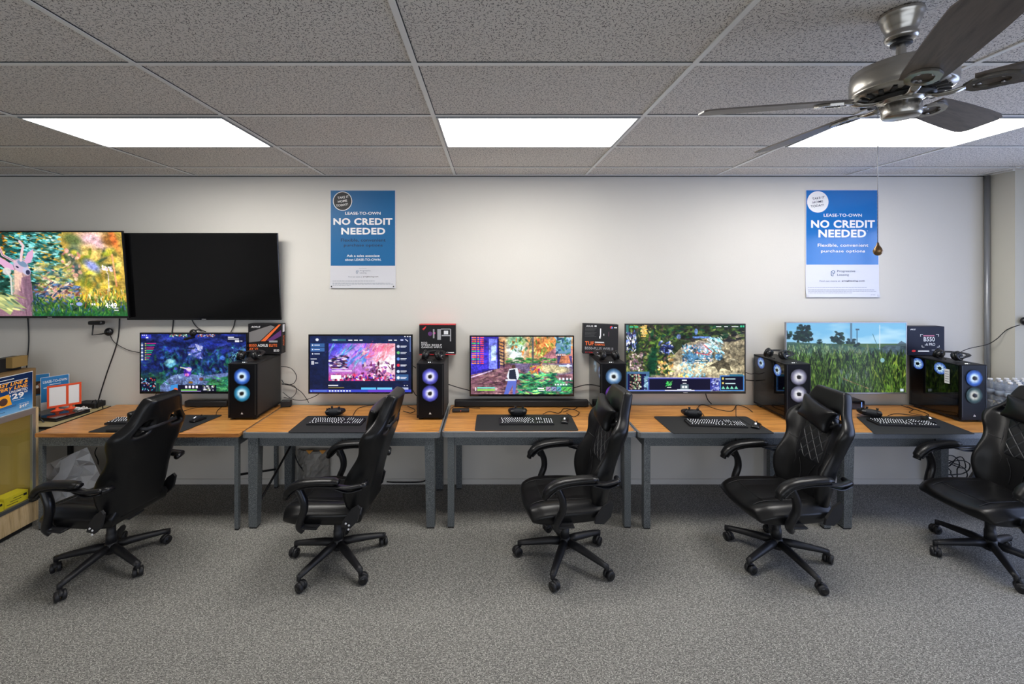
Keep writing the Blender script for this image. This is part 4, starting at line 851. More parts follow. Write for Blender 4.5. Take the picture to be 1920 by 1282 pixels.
# 3
t, w, h = carton('motherboard_box', 'dark grey box with orange TUF lettering beside the strategy game screen', 1093, 607.5, 1158, 664, 3.862, .07, face=mat('charcoal_card', (.018, .0175, .019), .5, spec=.3)); t.rotation_euler = (-R(2), R(1.5), R(-4))
g = MB(); g.text('ASUS', WHT, FR(-w*.32, y, h*.92), w*.2, h*.05, .02); g.box2((-w*.18, y, h*.90), (-w*.12, 0, h*.95), WHT)
g.text('TUF', ORG, FR(-w*.44, y, h*.35), w*.25, h*.13, .04, 'LEFT'); g.text('GAMING', ORG, FR(-w*.16, y, h*.32), w*.28, h*.07, .03, 'LEFT'); g.box2((-w*.16, y, h*.375), (w*.1, 0, h*.41), WPL)
g.text('B550-PLUS WIFI II', GRY, FR(-w*.44, y, h*.19), w*.80, h*.09, .03, 'LEFT'); g.text('TUF', ORG, FR(w*.4, y, h*.07), w*.1, h*.05, .02)
for a, b_, c_, d_ in ((-.02, .58, .01, .85), (-.04, .52, .0, .6), (.08, .62, .1, .68)): g.box2((w*a, y, h*b_), (w*c_, 0, h*d_), WHT)
for k in range(7): g.box2((-w*.45, y, h*(.84-.045*k)), (-w*(.12+.03*(k % 3)), 0, h*(.855-.045*k)), mat('dim_print', (.07, .07, .07), .5))
g.sph((w*.3, y, h*.9), .013, RED, (1, .02, 1)); g.sph((w*.32, y-.0004, h*.89), .008, mat('blue_print', (.1, .3, .7), .4), (1, .02, 1)); g.box2((w*.38, y, h*.88), (w*.46, 0, h*.91), WHT)
g.box2((w*.22, y, h*.6), (w*.235, 0, h*.75), mat('plum_print', (.12, .04, .08), .4)); g.text('RYZEN', RED, FR(-w*.3, y, h*.05), w*.25, h*.035, .01); g.box2((-w*.1, y, h*.04), (w*.1, 0, h*.07), GRY)
g.build('box_print', t)
# 4
t, w, h = carton('motherboard_box', 'navy box reading B550-A PRO standing on the rightmost tower', 1702, 612, 1771, 666, 3.855, .075, face=NAVY)
g = MB(); g.text('MSI', WHT, FR(-w*.36, y, h*.90), w*.15, h*.05, .03, shear=.3); g.text('B550', WHT, FR(w*.08, y, h*.56), w*.30, h*.15, .02); g.text('-A PRO', WHT, FR(w*.10, y, h*.38), w*.28, h*.10, .02)
g.box2((-w*.08, y, h*.66), (w*.22, 0, h*.70), mat('rose_print', (.5, .12, .2), .4))
for a, b_, s1, s2 in ((-.16, .72, 1, -1), (.34, .72, -1, -1), (-.12, .28, 1, 1), (.36, .28, -1, 1)): g.box2((w*a, y, h*b_), (w*(a+.07*s1), 0, h*(b_+.015)), WHT); g.box2((w*a, y, h*b_), (w*(a+.012*s1), 0, h*(b_+.07*s2)), WHT)
g.sph((-w*.34, y, h*.15), .015, RED, (1.3, .02, .7)); g.box2((-w*.22, y, h*.12), (w*.08, 0, h*.17), WHT); g.text('B550', WHT, FR(w*.34, y, h*.12), w*.26, h*.10, .02); g.box2((w*.15, y, h*.17), (w*.28, 0, h*.20), GRY)
g.build('box_print', t)

# ---------------------------------------------------------------- headsets on the towers
def headset(x, y, z, rz, label, sc=1.0):
    t = thing('headset', label, 'headset', (x, y, z), rz, 'black headsets lying on the towers'); t.scale = (sc,)*3
    g = MB(); g.tube(smooth_pts([(-.075, .02, .03), (-.085, .09, .045), (-.05, .15, .05), (0, .17, .05), (.05, .15, .05), (.085, .09, .045), (.075, .02, .03)], 5), [(.006, .016)]*31, PLM, 8); g.build('headband', t)
    for s in (-1, 1):
        c = MB(); M = Matrix.Translation((s*.052, 0, .042)) @ Matrix.Rotation(s*R(72), 4, 'Y') @ Matrix.Diagonal((1, 1.15, 1, 1))
        c.lathe([(0, -.024), (.026, -.024), (.036, -.014), (.037, 0), (.034, .006)], PLA, M, 22); e = c.build('ear_cup', t)
        c = MB(); c.lathe([(.034, .004), (.040, .008), (.041, .018), (.034, .024), (.020, .022), (.016, .012), (0, .010)], LEA, M, 22); c.build('ear_cushion', e)
        g = MB(); g.tube([(s*.072, .0, .036), (s*.082, .04, .038)], .004, STEEL, 6); g.build('yoke', t)
    g = MB(); g.tube(smooth_pts([(-.06, -.02, .03), (-.03, -.055, .02), (.01, -.06, .016)]), .003, PLM, 6); g.sph((.012, -.06, .016), .006, RUB); g.build('microphone', t)
TZ = DZ+.472
headset(-2.08, 3.64, TZ, R(12), 'black headset lying on the leftmost tower in front of the orange lettered box', 1.06)
headset(-.50, 3.645, TZ, R(-6), 'black headset lying on the tower with violet fans in front of the red edged box', 1.06)
headset(1.02, 3.645, TZ, R(5), 'black headset lying on the tower behind the middle chair, below the TUF box', 1.06)
headset(2.50, 3.70, TZ, R(-55), 'black headset lying on the tower with white fans between two screens', 1.06)
headset(3.96, 3.66, TZ, R(-70), 'black headset lying on the rightmost tower in front of the navy box', 1.06)

# ---------------------------------------------------------------- desk pads, keyboards, mice, gamepads
def D(px, py): Y = F*(CZ-DZ)/(py-VY); return Vector(((px-VX)*Y/F, Y, 0))
PADM = mat('desk_mat_fabric', (.011, .0115, .0125), .75, var=.2, vs=400)
def deskpad(cs, label):
    q = [D(*c) for c in cs]; ctr = sum(q, Vector())/4; pts = []
    for i in range(4):
        p, a, b = q[i], (q[i-1]-q[i]).normalized(), (q[(i+1) % 4]-q[i]).normalized(); r = .02
        for k in range(5):
            s = k/4; pts.append(((p+a*r*(1-s)**2+b*r*s**2)-ctr)[:2])
    o = MB().prism(pts, 0, .003, PADM).build('desk_pad', loc=(ctr.x, ctr.y, DZ)); tag(o, label, 'desk pad', 'black desk pads')
deskpad([(163, 810.5), (338, 811), (418, 778), (262, 778)][:4], 'black desk pad on the leftmost desk beside its wrist rest')
deskpad([(539, 811), (722, 811), (720, 780), (577, 780)], 'black desk pad on the second desk, its right end behind the chair')
deskpad([(890, 807.5), (1085, 807.5), (1070, 777.5), (894, 777.5)], 'black desk pad in the centre of the middle desk')
deskpad([(1262, 813), (1453, 813), (1400, 781), (1225, 781)], 'black desk pad on the fourth desk below the strategy game')
deskpad([(1640, 814), (1830, 814), (1745, 781), (1605, 781)], 'black desk pad on the rightmost desk, slanting to the right')
KEYG = mat('key_legend_glow', (.7, .7, .75), .5, emit=(.9, .95, 1), es=1.4); KCAP = mat('key_cap', (.018, .018, .02), .45)
def keyboard(ctr, rz, label, t=None, wl=.44):
    t = thing('keyboard', label, 'keyboard', (ctr.x, ctr.y, DZ+.003), rz, 'black keyboards with lit white legends')
    w, d = wl/2, .066
    MB().prism([(-w, -d), (w, -d), (w, d), (-w, d)], 0, .014, PLM).box2((-w, d-.01, .014), (w, d, .018), PLA).build('keyboard_base', t)
    k = MB(); lg = MB(); rows = [[1]*13+[0, 1, 1, 1, 0, 1, 1, 1, 1], [1]*13+[2, 0, 1, 1, 1][0:1]+[0, 1, 1, 1, 0, 1, 1, 1, 1], [1.5]+[1]*12+[1.5], [1.75]+[1]*11+[2.25], [2.25]+[1]*10+[2.75], [1.25, 1.25, 1.25, 6, 1.25, 1.25, 1.25, 1.25]]
    U = .0187; x00 = -w+.012
    for r, z in enumerate((.021, .020, .019, .018, .018, .018)):
        y = d-.018-r*.0195; x = x00; row = rows[r][:14] if r < 2 else rows[r]
        if r == 1: row = [1]*13+[2]
        if r == 0: row = [1, 0, 1, 1, 1, 1, 0, 1, 1, 1, 1, 0, 1, 1, 1]
        cells = []
        for c in row:
            if c: cells.append((x, c*U))
            x += (c if c else .5)*U
        xn = x00+15.3*U
        for q in range(3):
            if r in (0, 1, 2) or (r == 5) or (r == 4 and q == 1): cells.append((xn+q*U, U))
        xn += 3.3*U
        for q in range(4):
            if r >= 1: cells.append((xn+q*U, U))
        for x, ww in cells:
            a, b = x+.0015, x+ww-.0015; y0, y1 = y-.0082, y+.0082; i = .0022
            k.add([(a, y0, .012), (b, y0, .012), (b, y1, .012), (a, y1, .012), (a+i, y0+i, z+.002), (b-i, y0+i, z+.002), (b-i, y1-i, z+.002), (a+i, y1-i, z+.002)], [[4, 5, 6, 7], [0, 1, 5, 4], [1, 2, 6, 5], [2, 3, 7, 6], [3, 0, 4, 7]], KCAP)
            if ww < 3*U: cx = (a+b)/2; lg.add([(cx-.0030, y-.0030, z+.0023), (cx+.0030, y-.0030, z+.0023), (cx+.0030, y+.0030, z+.0023), (cx-.0030, y+.0030, z+.0023)], [[0, 1, 2, 3]], KEYG)
    c = k.build('keycaps', t); lg.build('key_legends', c); return t
def kb(px0, px1, pyf, pyb, rz, label):
    a = D((px0+px1)/2, (pyf+pyb)/2); return keyboard(a, R(rz), label)
kb(222, 300, 803, 778, 4, 'black keyboard with lit keys on the leftmost desk, its right half behind the chair')
kb(574, 688, 803, 783, -1, 'black keyboard with lit keys on the second desk in front of a gamepad')
kb(934, 1039, 802, 783, 0, 'black keyboard with lit keys on the middle desk in front of a gamepad')
kb(1282, 1400, 807, 786, -5, 'black keyboard with lit keys on the fourth desk, turned slightly')
kb(1625, 1758, 806, 785, -6, 'black keyboard with lit keys on the rightmost desk, turned slightly')
q = D(248, 807); o = MB().box((0, 0, .009), (.36, .05, .018), mat('foam_rest', (.012, .012, .012), .6), .007, None, 3).build('wrist_rest', loc=(q.x, q.y, DZ+.003)); o.rotation_euler = (0, 0, R(4)); tag(o, 'black foam wrist rest in front of the leftmost keyboard', 'wrist rest')
def mouse(px, py, rz, label):
    a = D(px, py); t = thing('mouse', label, 'computer mouse', (a.x, a.y, DZ+.003), R(rz), 'black computer mice')
    def top(u, v): return (u*.031*(1-.12*math.sin(PI*v)), -.058+.116*v, .010+.026*math.sin(PI*(.12+.76*v))*(1-.55*abs(u)**2.2))
    def bot(u, v): return (u*.030, -.055+.11*v, .001)
    pad([-1, -.7, -.25, .25, .7, 1], [0, .2, .45, .7, .9, 1], top, bot, lambda i, j: True, PLA, 'mouse_body', t)
    g = MB().cyl((0, .03, .033), .008, .006, RUB, 'x'); g.build('scroll_wheel', t)
    g = MB().add([(-.007, -.034, .031), (.007, -.034, .031), (.005, -.016, .0385), (-.005, -.016, .0385)], [[0, 1, 2, 3]], mat('mouse_logo', (.6, .6, .65), .5, emit=(.9, .95, 1), es=.8)); g.build('mouse_logo', t)
mouse(371, 789, -20, 'black mouse with lit logo on the leftmost desk pad, right of the chair back')
mouse(709, 794, 5, 'black mouse peeking out beside the chair on the second desk')
mouse(1059, 791, -14, 'black mouse right of the keyboard on the middle desk')
mouse(1418, 801, -40, 'black mouse right of the keyboard on the fourth desk')
mouse(1741, 790, -25, 'black mouse behind the right end of the rightmost keyboard')
def gamepad(px, py, rz, label):
    a = D(px, py); t = thing('gamepad', label, 'game controller', (a.x, a.y, DZ+.003), R(rz), 'black gamepads behind the keyboards'); t.scale = (1, 1, 1.35)
    ring = [(-.03, .038), (-.055, .040), (-.072, .025), (-.080, -.005), (-.088, -.045), (-.078, -.062), (-.062, -.055), (-.045, -.022), (-.02, -.016)]
    ring = ring+[(-x, y) for x, y in ring[::-1]]; n = len(ring); vs = []
    for z, s in ((.010, .90), (.020, 1), (.036, .97), (.046, .82)): vs += [(x*s, y*s, z+(.006 if y > 0 else -.004)*(z > .03)) for x, y in ring]
    fs = [[i*n+k, i*n+(k+1) % n, (i+1)*n+(k+1) % n, (i+1)*n+k] for i in range(3) for k in range(n)]
    for b in (0, 3):
        for k in range(n//2-1):
            f = [b*n+k, b*n+k+1, b*n+n-2-k, b*n+n-1-k]; fs.append(f if b else f[::-1])
    MB().add(vs, fs, PLA, None, True).build('gamepad_body', t, 2)
    for x, y in ((-.042, .012), (.022, -.006)):
        g = MB(); g.cyl((x, y, .050), .006, .012, RUB); g.cyl((x, y, .058), .010, .005, RUB); g.build('thumbstick', t)
    g = MB()
    for k in range(4): g.cyl((.045+.012*math.cos(k*PI/2), .014+.012*math.sin(k*PI/2), .049), .0045, .008, GLB)
    g.build('button', t); g = MB()
    for s in (-1, 1): g.box((s*.05, .038, .036), (.034, .014, .014), PLA, .004)
    g.build('trigger', t)
gamepad(627, 780.5, 184, 'black gamepad behind the keyboard on the second desk')
gamepad(971, 780, 180, 'black gamepad behind the keyboard on the middle desk')
gamepad(1298, 783, 165, 'black gamepad behind the keyboard on the fourth desk')
gamepad(1632, 782, 150, 'black gamepad at the left end of the rightmost keyboard')

# ---------------------------------------------------------------- soundbars and small devices behind the keyboards
def bar(px0, px1, y, label, d=.06, h=.055):
    a = (px0-VX)*y/F; b = (px1-VX)*y/F; t = thing('soundbar', label, 'soundbar', ((a+b)/2, y, DZ), 0, 'black soundbars')
    w = (b-a)/2; MB().box2((-w, 0, .003), (w, d, h), PLM, .008, 2).box2((-w+.05, .01, 0), (-w+.1, d-.01, .004), RUB).box2((w-.1, .01, 0), (w-.05, d-.01, .004), RUB).build('speaker_bar', t)
    MB().box2((-w+.02, -.002, .010), (w-.02, .001, h-.008), mat('speaker_cloth', (.009, .009, .01), .9)).build('speaker_cloth', t)
bar(852, 1104, 3.86, 'long black soundbar lying on the middle desk under the shooter game screen', .06, .06)
bar(345, 425, 3.86, 'black soundbar behind the chair on the leftmost desk')
t = thing('media_box', 'black box with a small white port under the silver framed screen', 'device', (3.21, 3.80, DZ)); MB().box2((-.12, 0, 0), (.16, .12, .075), GLB, .004).build('box_body', t)
g = MB(); g.box2((-.03, -.0015, .05), (.0, .001, .06), LED); g.box2((.02, -.0015, .053), (.04, .001, .058), LED); g.box2((.125, -.0015, .02), (.13, .001, .065), mat('blue_led', (.1, .2, .9), .5, emit=(.2, .4, 1), es=1)); g.build('port', t)
t = thing('power_adapter', 'small black power adapter with a red light left of the long soundbar', 'adapter', (-.26, 3.74, DZ), R(4)); MB().box((0, 0, .013), (.15, .05, .026), PLM, .006, None, 2).build('adapter_body', t); MB().cyl((.0, -.0255, .015), .002, .002, mat('red_led', (.8, .1, .05), .5, emit=(1, .1, .05), es=2), 'y').build('led', t)
t = thing('power_strip', 'black plug block at the foot of the leftmost tower\'s back', 'power strip', (-1.87, 3.88, DZ), R(8)); MB().box((0, 0, .03), (.09, .05, .06), PLM, .006).build('strip_body', t)

# ---------------------------------------------------------------- posters
BLUE = mat('poster_blue', (.004, .125, .32), .45, spec=.4); BLUE2 = mat('poster_blue_glossy', (.004, .15, .50), .12, spec=.8, bs=.10, bscale=5)
PAPER = mat('poster_paper', (.62, .62, .66), .35); PAPER2 = mat('poster_paper_glossy', (.66, .67, .76), .16, bs=.10, bscale=5); INK = mat('poster_ink', (.006, .02, .05), .5); GINK = mat('poster_grey_ink', (.09, .12, .17), .5)
def poster(px0, py0, px1, py1, dark, label, split):
    Y = WY-.004; a = P(px0, py1, Y); b = P(px1, py0, Y); w = b.x-a.x; h = b.z-a.z
    t = thing('poster', label, 'poster', ((a.x+b.x)/2, Y, a.z), 0, 'blue lease-to-own posters'); cx = 0
    bl, pp = (BLUE, PAPER) if dark else (BLUE2, PAPER2)
    g = MB(); n = 16   # sheet, curling a little at the foot
    for x0, x1, z0, z1, m, yy in ((-w/2, w/2, 0, h, pp, 0), (-w/2+.006, w/2-.006, h*split, h-.006, bl, -.0006)):
        vs = []; 
        for k in range(n+1):
            z = z0+(z1-z0)*k/n; c = -.010*max(0, 1-z/(.12))**2
            vs += [(x0, yy+c, z), (x1, yy+c, z), (x0, yy+c+.0012, z), (x1, yy+c+.0012, z)]
        fs = [[4*k, 4*k+1, 4*k+5, 4*k+4] for k in range(n)]+[[4*k+3, 4*k+2, 4*k+6, 4*k+7] for k in range(n)]
        g.add(vs, fs, m)
    g.build('sheet', t)
    g = MB(); T = lambda fx, fz, d=-.0016: FR(w*(fx-.5), d, h*(1-fz))
    def txt(s, fx, fz, ww, hh, m=WHT, bold=.03, al='CENTER', shear=0): g.text(s, m, T(fx, fz), w*ww, h*hh, bold, al)
    # badge
    fz = .114; fx = .19 if dark else .165; r = .066*w/.61*1.35; c = (w*(fx-.5), h*(1-fz))
    for rr, m, d in ((r, WHT, -.0012), (r*.93 if dark else r*.5, BLK if dark else WHT, -.0015)):
        g.add([(c[0]+rr*math.cos(2*PI*k/40), d, c[1]+rr*math.sin(2*PI*k/40)) for k in range(40)], [list(range(40))], m)
    for s, dz, ww in (('TAKE IT', .036, .9), ('HOME', .0, .75), ('TODAY!', -.036, .95)):
        g.text(s, WHT if dark else INK, FR(c[0]+dz*.15, -.002, c[1]+dz) @ Matrix.Rotation(R(8), 4, 'Z'), r*1.3*ww, .021, .02)
    if dark:
        txt('LEASE-TO-OWN', .5, .238, .54, .029, WHT, .03); txt('NO CREDIT', .5, .322, .90, .068, WHT, .06); txt('NEEDED', .505, .420, .67, .068, WHT, .06)
        txt('Flexible, convenient', .505, .513, .68, .036, INK, .01); txt('purchase options', .505, .567, .59, .036, INK, .01)
        txt('Ask a sales associate', .505, .670, .50, .023, WHT, .02); txt('about LEASE-TO-OWN.', .505, .710, .55, .023, WHT, .02)
        txt('Provided by', .5, .798, .11, .008, GINK, 0); txt('Progressive', .455, .824, .16, .016, GINK, 0, 'LEFT'); txt('Leasing', .455, .846, .10, .016, GINK, 0, 'LEFT'); txt('Find out more at', .28, .885, .21, .010, GINK, 0, 'LEFT'); txt('progleasing.com', .505, .885, .23, .012, BLK, .03, 'LEFT'); lx, lz, ls = .415, .835, .032
        rows = ((.928, .04, .64), (.948, .04, .88), (.960, .04, .95), (.972, .04, .28))
    else:
        txt('LEASE-TO-OWN', .505, .238, .52, .028, WHT, .03); txt('NO CREDIT', .508, .320, .87, .072, WHT, .06); txt('NEEDED', .498, .408, .65, .072, WHT, .06)
        g.text('*', WHT, T(.84, .383), w*.016, h*.01)
        txt('Flexible, convenient', .508, .519, .69, .034, WHT, .015); txt('purchase options', .508, .575, .60, .034, WHT, .015)
        txt('Progressive', .43, .760, .245, .026, GINK, 0, 'LEFT'); txt('Leasing', .43, .794, .16, .026, GINK, 0, 'LEFT'); txt('Find out more at', .19, .850, .28, .014, GINK, 0, 'LEFT'); txt('progleasing.com', .495, .850, .31, .016, BLK, .03, 'LEFT'); lx, lz, ls = .37, .777, .05
        rows = ((.910, .03, .80), (.932, .03, .90), (.946, .03, .93), (.960, .03, .6), (.978, .88, .06))
    # folded ribbon mark
    q = h*ls; X = w*(lx-.5); Z = h*(1-lz); o = [(-.5, -.7), (-.5, .5), (.05, .9), (.55, .6), (.55, 0), (.05, -.1), (.05, -.95), (-.5, -.7)]
    g.tube([(X+a_*q*.6, -.002, Z+b_*q*.6) for a_, b_ in o], .0022 if not dark else .0014, mat('logo_blue', (.03, .14, .3), .5), 4)
    g.tube([(X-.5*q*.6, -.002, Z+.5*q*.6), (X+.05*q*.6, -.002, Z+.25*q*.6), (X+.05*q*.6, -.002, Z-.1*q*.6)], .0018 if not dark else .0012, mat('logo_blue', (.03, .14, .3), .5), 4)
    rnd = random.Random(3)
    for fz, f0, fl in rows:
        x = w*(f0-.5); e = min(x+w*fl, w/2-.02)
        while x < e: l = rnd.uniform(.008, .03); g.box2((x, -.0022-.010*max(0, 1-h*(1-fz)/.12)**2, h*(1-fz)-.0014), (min(e, x+l), -.001-.010*max(0, 1-h*(1-fz)/.12)**2, h*(1-fz)+.0014), GINK); x += l+.004
    g.build('lettering', t)
    g = MB()
    for s in (-1, 1):
        if dark: g.cyl((s*(w/2-.018), -.014, .016), .006, .004, BLK, 'y', 12)
        else: g.box((s*(w/2-.012), -.010, .015), (.022, .002, .022), PAPER)
    g.build('pin' if dark else 'corner_tape', t)
poster(619, 356, 742, 540, True, 'blue NO CREDIT NEEDED poster with a black round badge, right of the televisions', .228)
poster(1510.5, 355.5, 1648, 557, False, 'larger glossy blue NO CREDIT NEEDED poster with a white round badge behind the fan chain', .303)

# ---------------------------------------------------------------- ceiling fan
FX, FY = 1.445, 1.487
t = thing('ceiling_fan', 'brushed nickel ceiling fan with five brown grey blades near the right end of the ceiling', 'ceiling fan', (FX, FY, CEIL))
MB().lathe([(0, -.001), (.060, -.001), (.062, -.008), (.062, -.016), (.057, -.022), (.055, -.036), (.047, -.056), (.041, -.070), (.041, -.076), (.046, -.082), (.046, -.092), (.040, -.098), (.028, -.100), (0, -.100)], NICK, n=40).build('canopy', t)
g = MB().cyl((0, 0, -.112), .030, .010, NICKD); g.lathe([(.014, -.105), (.014, -.19)], NICK, n=20).lathe([(.014, -.155), (.022, -.165), (.024, -.19)], NICK, n=20); g.build('downrod', t)
MB().lathe([(0, -.178), (.05, -.178), (.10, -.184), (.134, -.196), (.138, -.200), (.136, -.204), (.139, -.208), (.137, -.212), (.140, -.216), (.142, -.225), (.142, -.262), (.139, -.272), (.141, -.276), (.136, -.284), (.120, -.292), (.085, -.298), (0, -.298)], NICK, n=56).build('motor_housing', t)
g = MB()
for k in range(20): a = 2*PI*k/20; g.box((.105*math.cos(a), .105*math.sin(a), -.2965), (.036, .012, .006), NICKD, 0, (0, 0, a+.4))
g.lathe([(.060, -.296), (.088, -.300), (.088, -.306), (.06, -.31)], NICKD, n=40); g.build('vent_slot', t)
MB().lathe([(.03, -.298), (.062, -.304), (.064, -.312), (.052, -.318), (.050, -.322), (.054, -.326), (.054, -.362), (.051, -.368), (.046, -.370), (0, -.371)], NICK, n=40).build('switch_housing', t)
BLM = wood('fan_blade_veneer', (.115, .095, .080), (.15, .125, .105), 'x', .45)
for k in range(5):
    r = bpy.data.objects.new('blade', None)
    outline = []
    for x, y in ((.17, .050), (.22, .056), (.35, .063), (.5, .068), (.60, .068), (.635, .060), (.65, .042)): outline.append((x, y))
    pts = outline+[(x, -y) for x, y in outline[::-1]]
    M = Matrix.Translation((0, 0, -.303)) @ Matrix.Rotation(-R(12), 4, 'X')
    b = MB().prism(pts, -.003, .003, BLM, M).build('blade', t); b.rotation_euler = (0, 0, R(168+72*k))
    g = MB(); q = [(x*1, y) for x, y in ((.145, .012), (.165, .034), (.195, .042), (.235, .038), (.262, .020), (.268, 0))]; q = q+[(x, -y) for x, y in q[::-1][1:]]
    n = len(q); vs = [(x, y, -.012) for x, y in q]+[(x, y, -.004) for x, y in q]+[(.205+(x-.205)*.66, y*.62, -.012) for x, y in q]+[(.205+(x-.205)*.66, y*.62, -.004) for x, y in q]
    fs = []
    for i in range(n): j = (i+1) % n; fs += [[i, j, 2*n+j, 2*n+i][::-1], [i, j, n+j, n+i], [n+i, n+j, 3*n+j, 3*n+i], [2*n+i, 2*n+j, 3*n+j, 3*n+i][::-1]]
    g.add(vs, fs, NICK, M); g.tube([(.055, 0, -.307), (.09, 0, -.318), (.12, 0, -.318), (.15, 0, -.311)], [(.007, .014)]*4, NICK, 10, up=(0, 0, 1))
    for x, y in ((.18, 0), (.23, .018), (.23, -.018)): g.cyl(tuple(M @ Vector((x, y, -.008))), .005, .006, STEEL)
    g.build('blade_iron', b)
g = MB(); cx, cy = (1646-VX)*1.44/F-FX, 1.44-FY; zt = -.345; zb = CZ-(466-VY)*1.44/F-CEIL
g.tube([(cx*.75, cy*.75, zt), (cx, cy, zt-.004), (cx, cy, zb+.02)], .0013, STEEL, 5)
z = zt-.02
while z > zb+.03: g.sph((cx, cy, z), .0021, STEEL, n=6); z -= .012
c = g.build('pull_chain', t)
MB().lathe([(0, zb+.022), (.003, zb+.020), (.004, zb+.012), (.010, zb+.002), (.0135, zb-.008), (.011, zb-.018), (.005, zb-.023), (0, zb-.024)], mat('bronze_fob', (.28, .17, .08), .3, .8), Matrix.Translation((cx, cy, 0)), 16).build('chain_fob', c)
# ---------------------------------------------------------------- glass showcase at the left
OAKV = wood('pale_veneer', (.50, .36, .19), (.60, .45, .26), 'z', .5); INV = mat('showcase_lining', (.48, .37, .09), .7, var=.12, vs=4)
ALU = mat('aluminium_trim', (.42, .44, .47), .35, .8); YEL = mat('yellow_card', (.80, .70, .03), .5)
CX, CY1 = -3.56, 3.335
t = thing('display_case', 'glass fronted wooden display case at the left edge with yellow boxes inside', 'display case', (CX-.3, 2.7, 0))
def L(x, y, z): return (x-(CX-.3), y-2.7, z)
g = MB(); g.box2(L(CX-.6, 2.1, 0), L(CX-.03, CY1-.02, .045), PLM).box2(L(CX-.6, 2.1, .04), L(CX-.004, CY1-.015, .215), OAKV, .002)
g.box2(L(CX-.6, CY1-.02, .04), L(CX, CY1, .925), OAKV, .001); g.box2(L(CX-.6, 2.1, .2), L(CX-.59, CY1-.02, .91), OAKV); g.build('cabinet_body', t)
g = MB(); g.box2(L(CX-.588, 2.1, .216), L(CX-.02, CY1-.022, .222), INV).box2(L(CX-.588, CY1-.026, .22), L(CX-.02, CY1-.021, .89), INV).box2(L(CX-.588, 2.1, .22), L(CX-.582, CY1-.03, .89), INV); g.build('case_lining', t)
g = MB(); g.box2(L(CX-.59, 2.1, .915), L(CX-.02, CY1-.02, .924), GLASS); g.box2(L(CX-.012, 2.1, .225), L(CX-.006, CY1-.03, .89), GLASS); g.build('glass_pane', t)
g = MB(); g.box2(L(CX-.02, 2.1, .880), L(CX, CY1-.02, .925), ALU, .002); g.box2(L(CX-.02, CY1-.045, .22), L(CX, CY1-.02, .885), ALU, .001); g.box2(L(CX-.02, 2.1, .205), L(CX+.001, CY1-.02, .23), mat('dark_trim', (.06, .065, .07), .4)); g.build('metal_trim', t)
for k, (y, dz, lab) in enumerate(((3.22, .075, 'yellow printed box at the right front corner inside the display case'), (3.055, .06, 'yellow printed box beside the other one inside the display case'))):
    q = thing('yellow_box', lab, 'box', (CX-.09, y, .2235), R(-6), 'yellow boxes in the display case')
    MB().box2((-.05, -.075, 0), (.05, .075, dz), YEL, .001).build('carton', q)
    g = MB(); 
    for i in range(3): g.box2((.0502, -.06+.02*i, .015+.018*i), (.0508, .01+.02*i, .019+.018*i), BLK)
    g.box2((.0502, .045, .04), (.0508, .065, .058), BLK); g.build('box_print', q)
# the phone offer sign, standing along the top of the case
DB = mat('sign_navy', (.006, .025, .10), .3)
m, tt, b = nt('sign_blue_print'); c = N(tt, 'ShaderNodeTexCoord'); s = N(tt, 'ShaderNodeSeparateXYZ'); tt.links.new(c.outputs['Object'], s.inputs[0])
tt.links.new(ramp(tt, MA(tt, 'DIVIDE', s.outputs[2], .28), [(0, (.22, .50, .80)), (.25, (.03, .22, .55)), (.55, (.008, .05, .20)), (.8, (.004, .016, .07)), (1, (.004, .016, .07))]), b.inputs['Base Color']); b.inputs['Roughness'].default_value = .25; SGB = m
t = thing('sign', 'dark blue phone offer sign with orange and white print on the display case', 'sign', (CX-.008, 3.30, .926)); H = .288
MB().box2((-.006, -.75, 0), (-.001, 0, H), WPL).box2((-.0012, -.748, .004), (0, -.003, H-.004), SGB).build('sign_board', t)
def SM(s, fz, d=.0006): return Matrix.Translation((d, -s, H*(1-fz))) @ Matrix.Rotation(PI/2, 4, 'Z') @ Matrix.Rotation(PI/2, 4, 'X')
g = MB()
g.text('FIRST LINE &', ORB, SM(.035, .225), .23, H*.085, .05, 'RIGHT', shear=.2); g.text('EVERY LINE.', ORB, SM(.035, .335), .23, H*.085, .05, 'RIGHT', shear=.2)
g.text('UNLIMITED', WHT, SM(.038, .43), .125, H*.065, .03, 'RIGHT'); g.text('$', WHT, SM(.150, .53), .014, H*.06, .03, 'RIGHT'); g.text('29', WHT, SM(.064, .56), .080, H*.145, .06, 'RIGHT'); g.text('99', WHT, SM(.038, .505), .024, H*.05, .03, 'RIGHT')
g.text('$49', WHT, SM(.045, .865), .05, H*.09, .03, 'RIGHT'); g.text('99', WHT, SM(.030, .84), .013, H*.04, .02, 'RIGHT')
def SB(s0, s1, z0, z1, m): g.add([(.0005, -s0, H*(1-z0)), (.0005, -s1, H*(1-z0)), (.0005, -s1, H*(1-z1)), (.0005, -s0, H*(1-z1))], [[0, 1, 2, 3]], m)
SB(.036, .26, .155, .17, WHT); SB(.13, .30, .085, .10, WHT); SB(.062, .14, .665, .672, WHT); SB(.03, .10, .79, .796, WHT); SB(.02, .10, .93, .937, DB); SB(.115, .26, .78, .79, DB); SB(.115, .26, .81, .82, DB); SB(.19, .26, .90, .91, DB)
g.build('sign_print', t)
g = MB(); g.add([(.0012, -.165, H*.53), (.0012, -.24, H*.50), (.0012, -.24, H*.22), (.0012, -.145, H*.25)], [[0, 1, 2, 3]], ORB); g.sph((.0014, -.20, H*.36), .028, mat('phone_brown', (.09, .04, .03), .4), (.03, 1, 1)); g.sph((.0016, -.19, H*.36), .014, WHT, (.03, 1, .8)); g.build('phone_picture', t)

